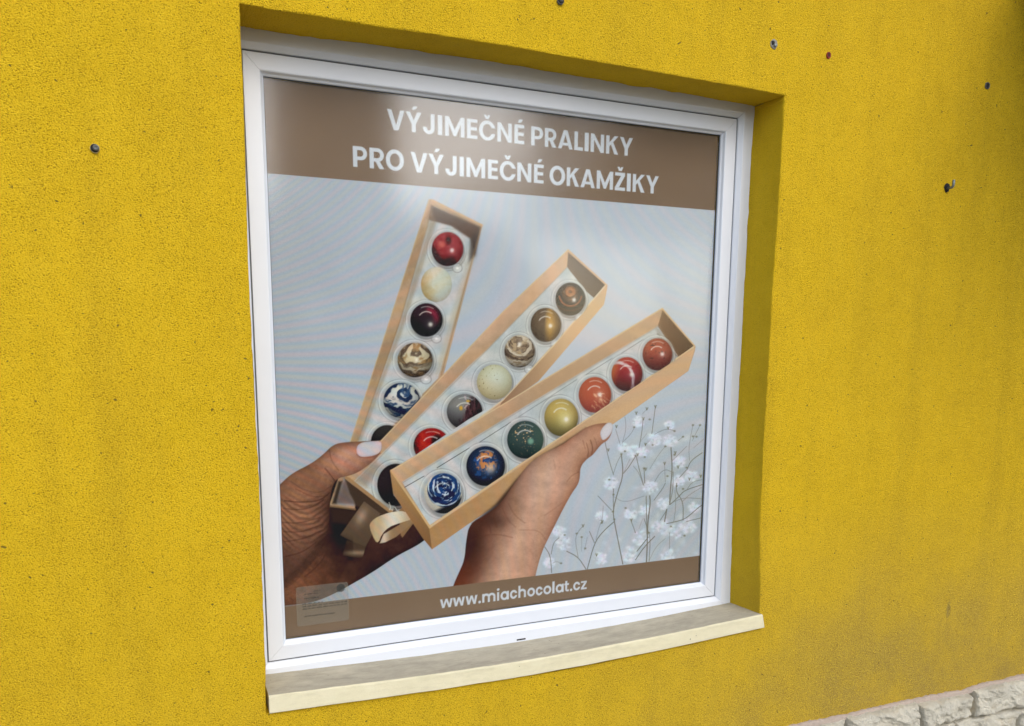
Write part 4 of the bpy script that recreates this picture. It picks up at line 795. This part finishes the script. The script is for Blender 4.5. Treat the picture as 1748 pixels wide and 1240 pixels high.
# ---------------------------------------------------------------- printed banner
GL0 = lin
NXP, NZP = 820, 880
pxs = np.linspace(px0+.0015, px1-.0015, NXP); pzs = np.linspace(pz0+.0015, pz1-.0015, NZP)
PXX, PZZ = np.meshgrid(pxs, pzs); PV = np.stack([PXX, np.full(PXX.shape, POST_Y), PZZ], -1)
IX, IY = fwd(PV.reshape(-1, 3)); cv = Canvas(IX, IY, PXX, PZZ); paint(cv, text_layout())
c = cv.C; c = np.where(c <= .04045, c/12.92, ((c+.055)/1.055)**2.4)
c = np.clip((c-PRINT_SUB)*PRINT_GAIN, .003, .85)
k = NT('printed_mesh_fabric'); at_ = k.n('ShaderNodeAttribute', attribute_name='print'); k.col(at_.outputs['Color']); k.set(Roughness=.75); k.b.inputs['Specular IOR Level'].default_value = .1
wv = k.n('ShaderNodeTexWave', wave_type='BANDS', bands_direction='Z'); wv.inputs['Scale'].default_value = 150; k.l(k.g.outputs['Position'], wv.inputs[0]); k.bump(wv.outputs[1], .0003, .2)
M_PRINT = k.m
jj, ii = np.meshgrid(np.arange(NZP-1), np.arange(NXP-1), indexing='ij'); q = (jj*NXP+ii).ravel(); FA = np.stack([q, q+1, q+NXP+1, q+NXP], -1); FI = cv.I[q]
poster = tag(empty('poster', ((px0+px1)/2, POST_Y, pz0)), 'printed banner filling the window with hands holding three long boxes of colourful pralines', 'poster')
bpy.context.view_layer.update()
PV2 = PV.reshape(-1, 3)
def piece(name, ids, parent, label=None):
    f = FA[np.isin(FI, ids)]
    if not len(f): return None
    u, inv = np.unique(f, return_inverse=True); o = npmesh(name, PV2[u], inv.reshape(f.shape), M_PRINT, None, False, c[u]); par(o, parent)
    return tag(o, label) if label else o
piece('picture_background', [0], poster, 'pale grey blue printed backdrop')
piece('header_band', [21], poster, 'brown band behind the two headline rows'); piece('footer_band', [22], poster, 'narrow brown band behind the web address')
for i, l in ((231, 'upper headline row in white capitals'), (232, 'lower headline row in white capitals'), (233, 'white web address in small letters')): piece('lettering', [i], poster, l)
BL = {1: 'upright box at the back, partly hidden', 2: 'slanting middle box', 3: 'front box lying over the right hand'}
PL = {1101: 'red praline with a black spot', 1102: 'cream praline', 1103: 'dark cherry praline', 1104: 'gold and cream marbled praline', 1105: 'navy and white swirled praline', 1106: 'black praline half hidden by the thumb',
      1201: 'dark praline with copper rings', 1202: 'brown and gold praline', 1203: 'bronze marbled praline', 1204: 'pale speckled praline', 1205: 'grey and maroon praline', 1206: 'glossy red praline behind the front box', 1207: 'dark praline near the ribbon',
      1301: 'rust red praline with dark specks', 1302: 'crimson praline with a white stripe', 1303: 'orange praline', 1304: 'olive gold praline', 1305: 'dark green praline with gold flecks', 1306: 'navy praline with copper patches', 1307: 'blue and white swirled praline'}
for b, lb in BL.items():
    bo = piece('printed_box', [b], poster, lb)
    for i, l in PL.items():
        if i//100 == 10+b: piece('printed_praline', [i], bo, l)
for b, lb in ((5, 'left hand gripping two of the boxes'), (6, 'right hand under the front box')):
    ho = piece('printed_hand', [b], poster, lb); piece('fingernail', [90+b], ho)
piece('printed_ribbon', [8], poster, 'looped beige ribbon pulls'); piece('printed_flowers', [7], poster, 'sprays of tiny white flowers')
# small translucent notice stuck inside the glass at the lower left
def film(name, c_, a):
    k = NT(name); k.col(c_); k.set(Roughness=.6); k.b.inputs['Alpha'].default_value = a; return k.m
M_FILM = film('translucent_sticker', (.50, .47, .38), .11); M_INK = film('faded_ink', (.03, .027, .022), .5)
def rounded(x0, x1, z0, z1, r, y):
    pts = []
    for cx_, cz_, a0 in ((x1-r, z1-r, 0), (x0+r, z1-r, 90), (x0+r, z0+r, 180), (x1-r, z0+r, 270)):
        for i in range(5): a = R(a0+i*22.5); pts.append((cx_+r*math.cos(a), y, cz_+r*math.sin(a)))
    return pts
notice = empty('notice', (.2135, .1975, .136)); bpy.context.view_layer.update()
tag(notice, 'small translucent rounded notice with faint writing in the lower left corner of the glass', 'notice')
sy = .1972
pts = rounded(.1262, .3005, .1360, .2725, .008, sy); pts2 = [(a, b+.0004, c_) for a, b, c_ in pts]; n_ = len(pts)
fo = mesh('film', pts+pts2, [tuple(range(n_))[::-1], tuple(range(n_, 2*n_))]+[(i, (i+1) % n_, n_+(i+1) % n_, n_+i) for i in range(n_)], M_FILM); par(fo, notice)
sv, sf = [], []
def mark(x, z, w_, h_, sh=0):
    b = len(sv); sv.extend([(x, sy-.0004, z), (x+w_, sy-.0004, z), (x+w_+sh, sy-.0004, z+h_), (x+sh, sy-.0004, z+h_)]); sf.append((b, b+1, b+2, b+3))
r5 = random.Random(11)
for (xa, xb, z) in ((.186, .205, .251), (.153, .200, .2435), (.152, .200, .2285), (.145, .212, .210), (.146, .294, .2015), (.146, .292, .193), (.152, .255, .1665)):
    x = xa
    while x < xb:
        wd = r5.uniform(.006, .020); e_ = min(x+wd, xb)
        while x < e_:
            mark(x, z+r5.uniform(-.0006, .0006), .0015, r5.uniform(.0028, .0048), r5.uniform(-.0006, .0010)); mark(x, z+r5.choice((0, .0015, .003)), .0022, .0009); x += .0026
        x += .0035
par(mesh('writing', sv, sf, M_INK), notice)
dd = [(.2752+.0145*math.cos(R(a)), sy-.0004, .2535+.0145*math.sin(R(a))) for a in range(0, 360, 15)]
par(mesh('round_mark', dd, [tuple(range(24))[::-1]], film('dark_round_mark', (.03, .03, .028), .3)), notice)
# ---------------------------------------------------------------- fixings left in the wall
def lathe(name, prof, mat, parent, seg=20, sx=1., sz=1., jit=0., loc=(0, 0, 0), seed=1):
    Vv, Ff = [], []; r_ = random.Random(seed); jr = [1+r_.uniform(-jit, jit) for _ in range(seg)]
    for r0, y0 in prof:
        for s in range(seg): a = 2*math.pi*s/seg; Vv.append((loc[0]+r0*sx*jr[s]*math.cos(a), loc[1]+y0, loc[2]+r0*sz*jr[s]*math.sin(a)))
    for i in range(len(prof)-1):
        for s in range(seg): t_ = (s+1) % seg; Ff.append((i*seg+s, i*seg+t_, (i+1)*seg+t_, (i+1)*seg+s))
    Ff.append(tuple((len(prof)-1)*seg+s for s in range(seg)))
    o = mesh(name, Vv, Ff, mat, None, None, True); o.parent = parent; return o
def fixing(name, x, z, label, cat): return tag(empty(name, (x, -.001, z)), label, cat)
ring = lambda r, d=.0025: [(r*1.05, .003), (r*1.04, -d*.5), (r, -d), (r*.9, -d), (r*.82, -.0005)]
GRP = 'old fixings left in the yellow wall'
a = tag(fixing('wall_plug', -.3684, 1.568, 'round grey plug with dark domed screw head, alone left of the window', 'wall plug'), group=GRP)
lathe('collar', ring(.0112, .004), M_PALE, a, 22, 1, 1, .06); lathe('hole', [(.0105, -.0046), (.001, -.0042)], M_DARK, a, 18)
lathe('screw_head', [(.0078, -.004), (.0078, -.009), (.0068, -.0115), (.004, -.0132), (.0034, -.0120), (.0006, -.0118)], M_PLUG, a, 18, 1, 1, .02, (.0028, 0, .0005))
a = tag(fixing('wall_plug', .975, 2.1345, 'dark green grey plug at the top edge, above the headline of the banner', 'wall plug'), group=GRP)
lathe('collar', ring(.0115, .004), M_PLUG, a, 18, 1, 1.1, .08); lathe('hole', [(.011, -.0042), (.001, -.0040)], M_DARK, a, 14); lathe('screw_head', [(.006, -.0038), (.006, -.007), (.001, -.0085)], M_PLUG, a, 12, 1, 1, 0, (.001, 0, -.001))
a = tag(fixing('drill_hole', 1.8267, 2.1249, 'ragged hole with grey crumbled plaster above the right corner of the window', 'hole'), group=GRP)
lathe('crumbled_plaster', [(.0165, .002), (.016, -.002), (.0145, -.003), (.010, -.002), (.001, -.0016)], M_LIME, a, 16, 1, 1.05, .12, seed=7)
lathe('hole', [(.0085, -.0018), (.008, -.0042), (.001, -.004)], M_DARK, a, 10, 1, .9, .25, (-.006, 0, .003), 3); lathe('plug_core', [(.005, -.004), (.0045, -.0075), (.001, -.008)], M_STEEL, a, 9, 1, 1, .2, (.003, 0, -.006), 5)
a = tag(fixing('wall_plug', 2.0834, 2.1224, 'small bright red plastic plug in the wall, right of the crumbled hole', 'wall plug'), group=GRP)
lathe('collar', ring(.0098, .003), M_RED, a, 18, .95, 1.15, .06); lathe('hole', [(.0078, -.0028), (.001, -.0026)], plain('dark_red_recess', (.05, .004, .003), .8), a, 12, .8, 1, .05, (-.001, 0, .001))
a = tag(fixing('wall_plug', 2.9395, 2.1206, 'small dark grey plug in the upper right part of the wall', 'wall plug'), group=GRP)
lathe('collar', ring(.0125, .004), M_PLUG, a, 18, 1, 1.05, .1); lathe('hole', [(.0105, -.0030), (.001, -.0028)], M_DARK, a, 12, 1, 1, .1)
a = tag(fixing('wall_hook', 2.7577, 1.7067, 'short steel hook bent upwards out of a dark hole, right of the window', 'hook'), group=GRP)
lathe('hole', [(.015, .002), (.015, -.0035), (.001, -.0032)], M_DARK, a, 14, .95, 1.2, .15)
def tube(name, P, r_, mat, parent, seg=12):
    Vv, Ff = [], []; P = [Vector(p) for p in P]
    for i, p in enumerate(P):
        d = (P[min(i+1, len(P)-1)]-P[max(i-1, 0)]).normalized(); u_ = d.cross(Vector((1, .01, 0))).normalized(); w2 = d.cross(u_)
        for s in range(seg): t_ = 2*math.pi*s/seg; Vv.append(p+(u_*math.cos(t_)+w2*math.sin(t_))*r_)
    for i in range(len(P)-1):
        for s in range(seg): t_ = (s+1) % seg; Ff.append((i*seg+s, i*seg+t_, (i+1)*seg+t_, (i+1)*seg+s))
    Ff.append(tuple(range(seg))[::-1]); Ff.append(tuple((len(P)-1)*seg+s for s in range(seg)))
    o = mesh(name, Vv, Ff, mat, None, None, True); o.parent = parent; return o
tube('hook_rod', [(.001, .005, -.002), (.001, -.016, -.003), (.001, -.024, -.002), (.001, -.028, .003), (.001, -.029, .010), (.001, -.029, .026)], .0052, M_STEEL, a)
# mouldy scuff low on the wall
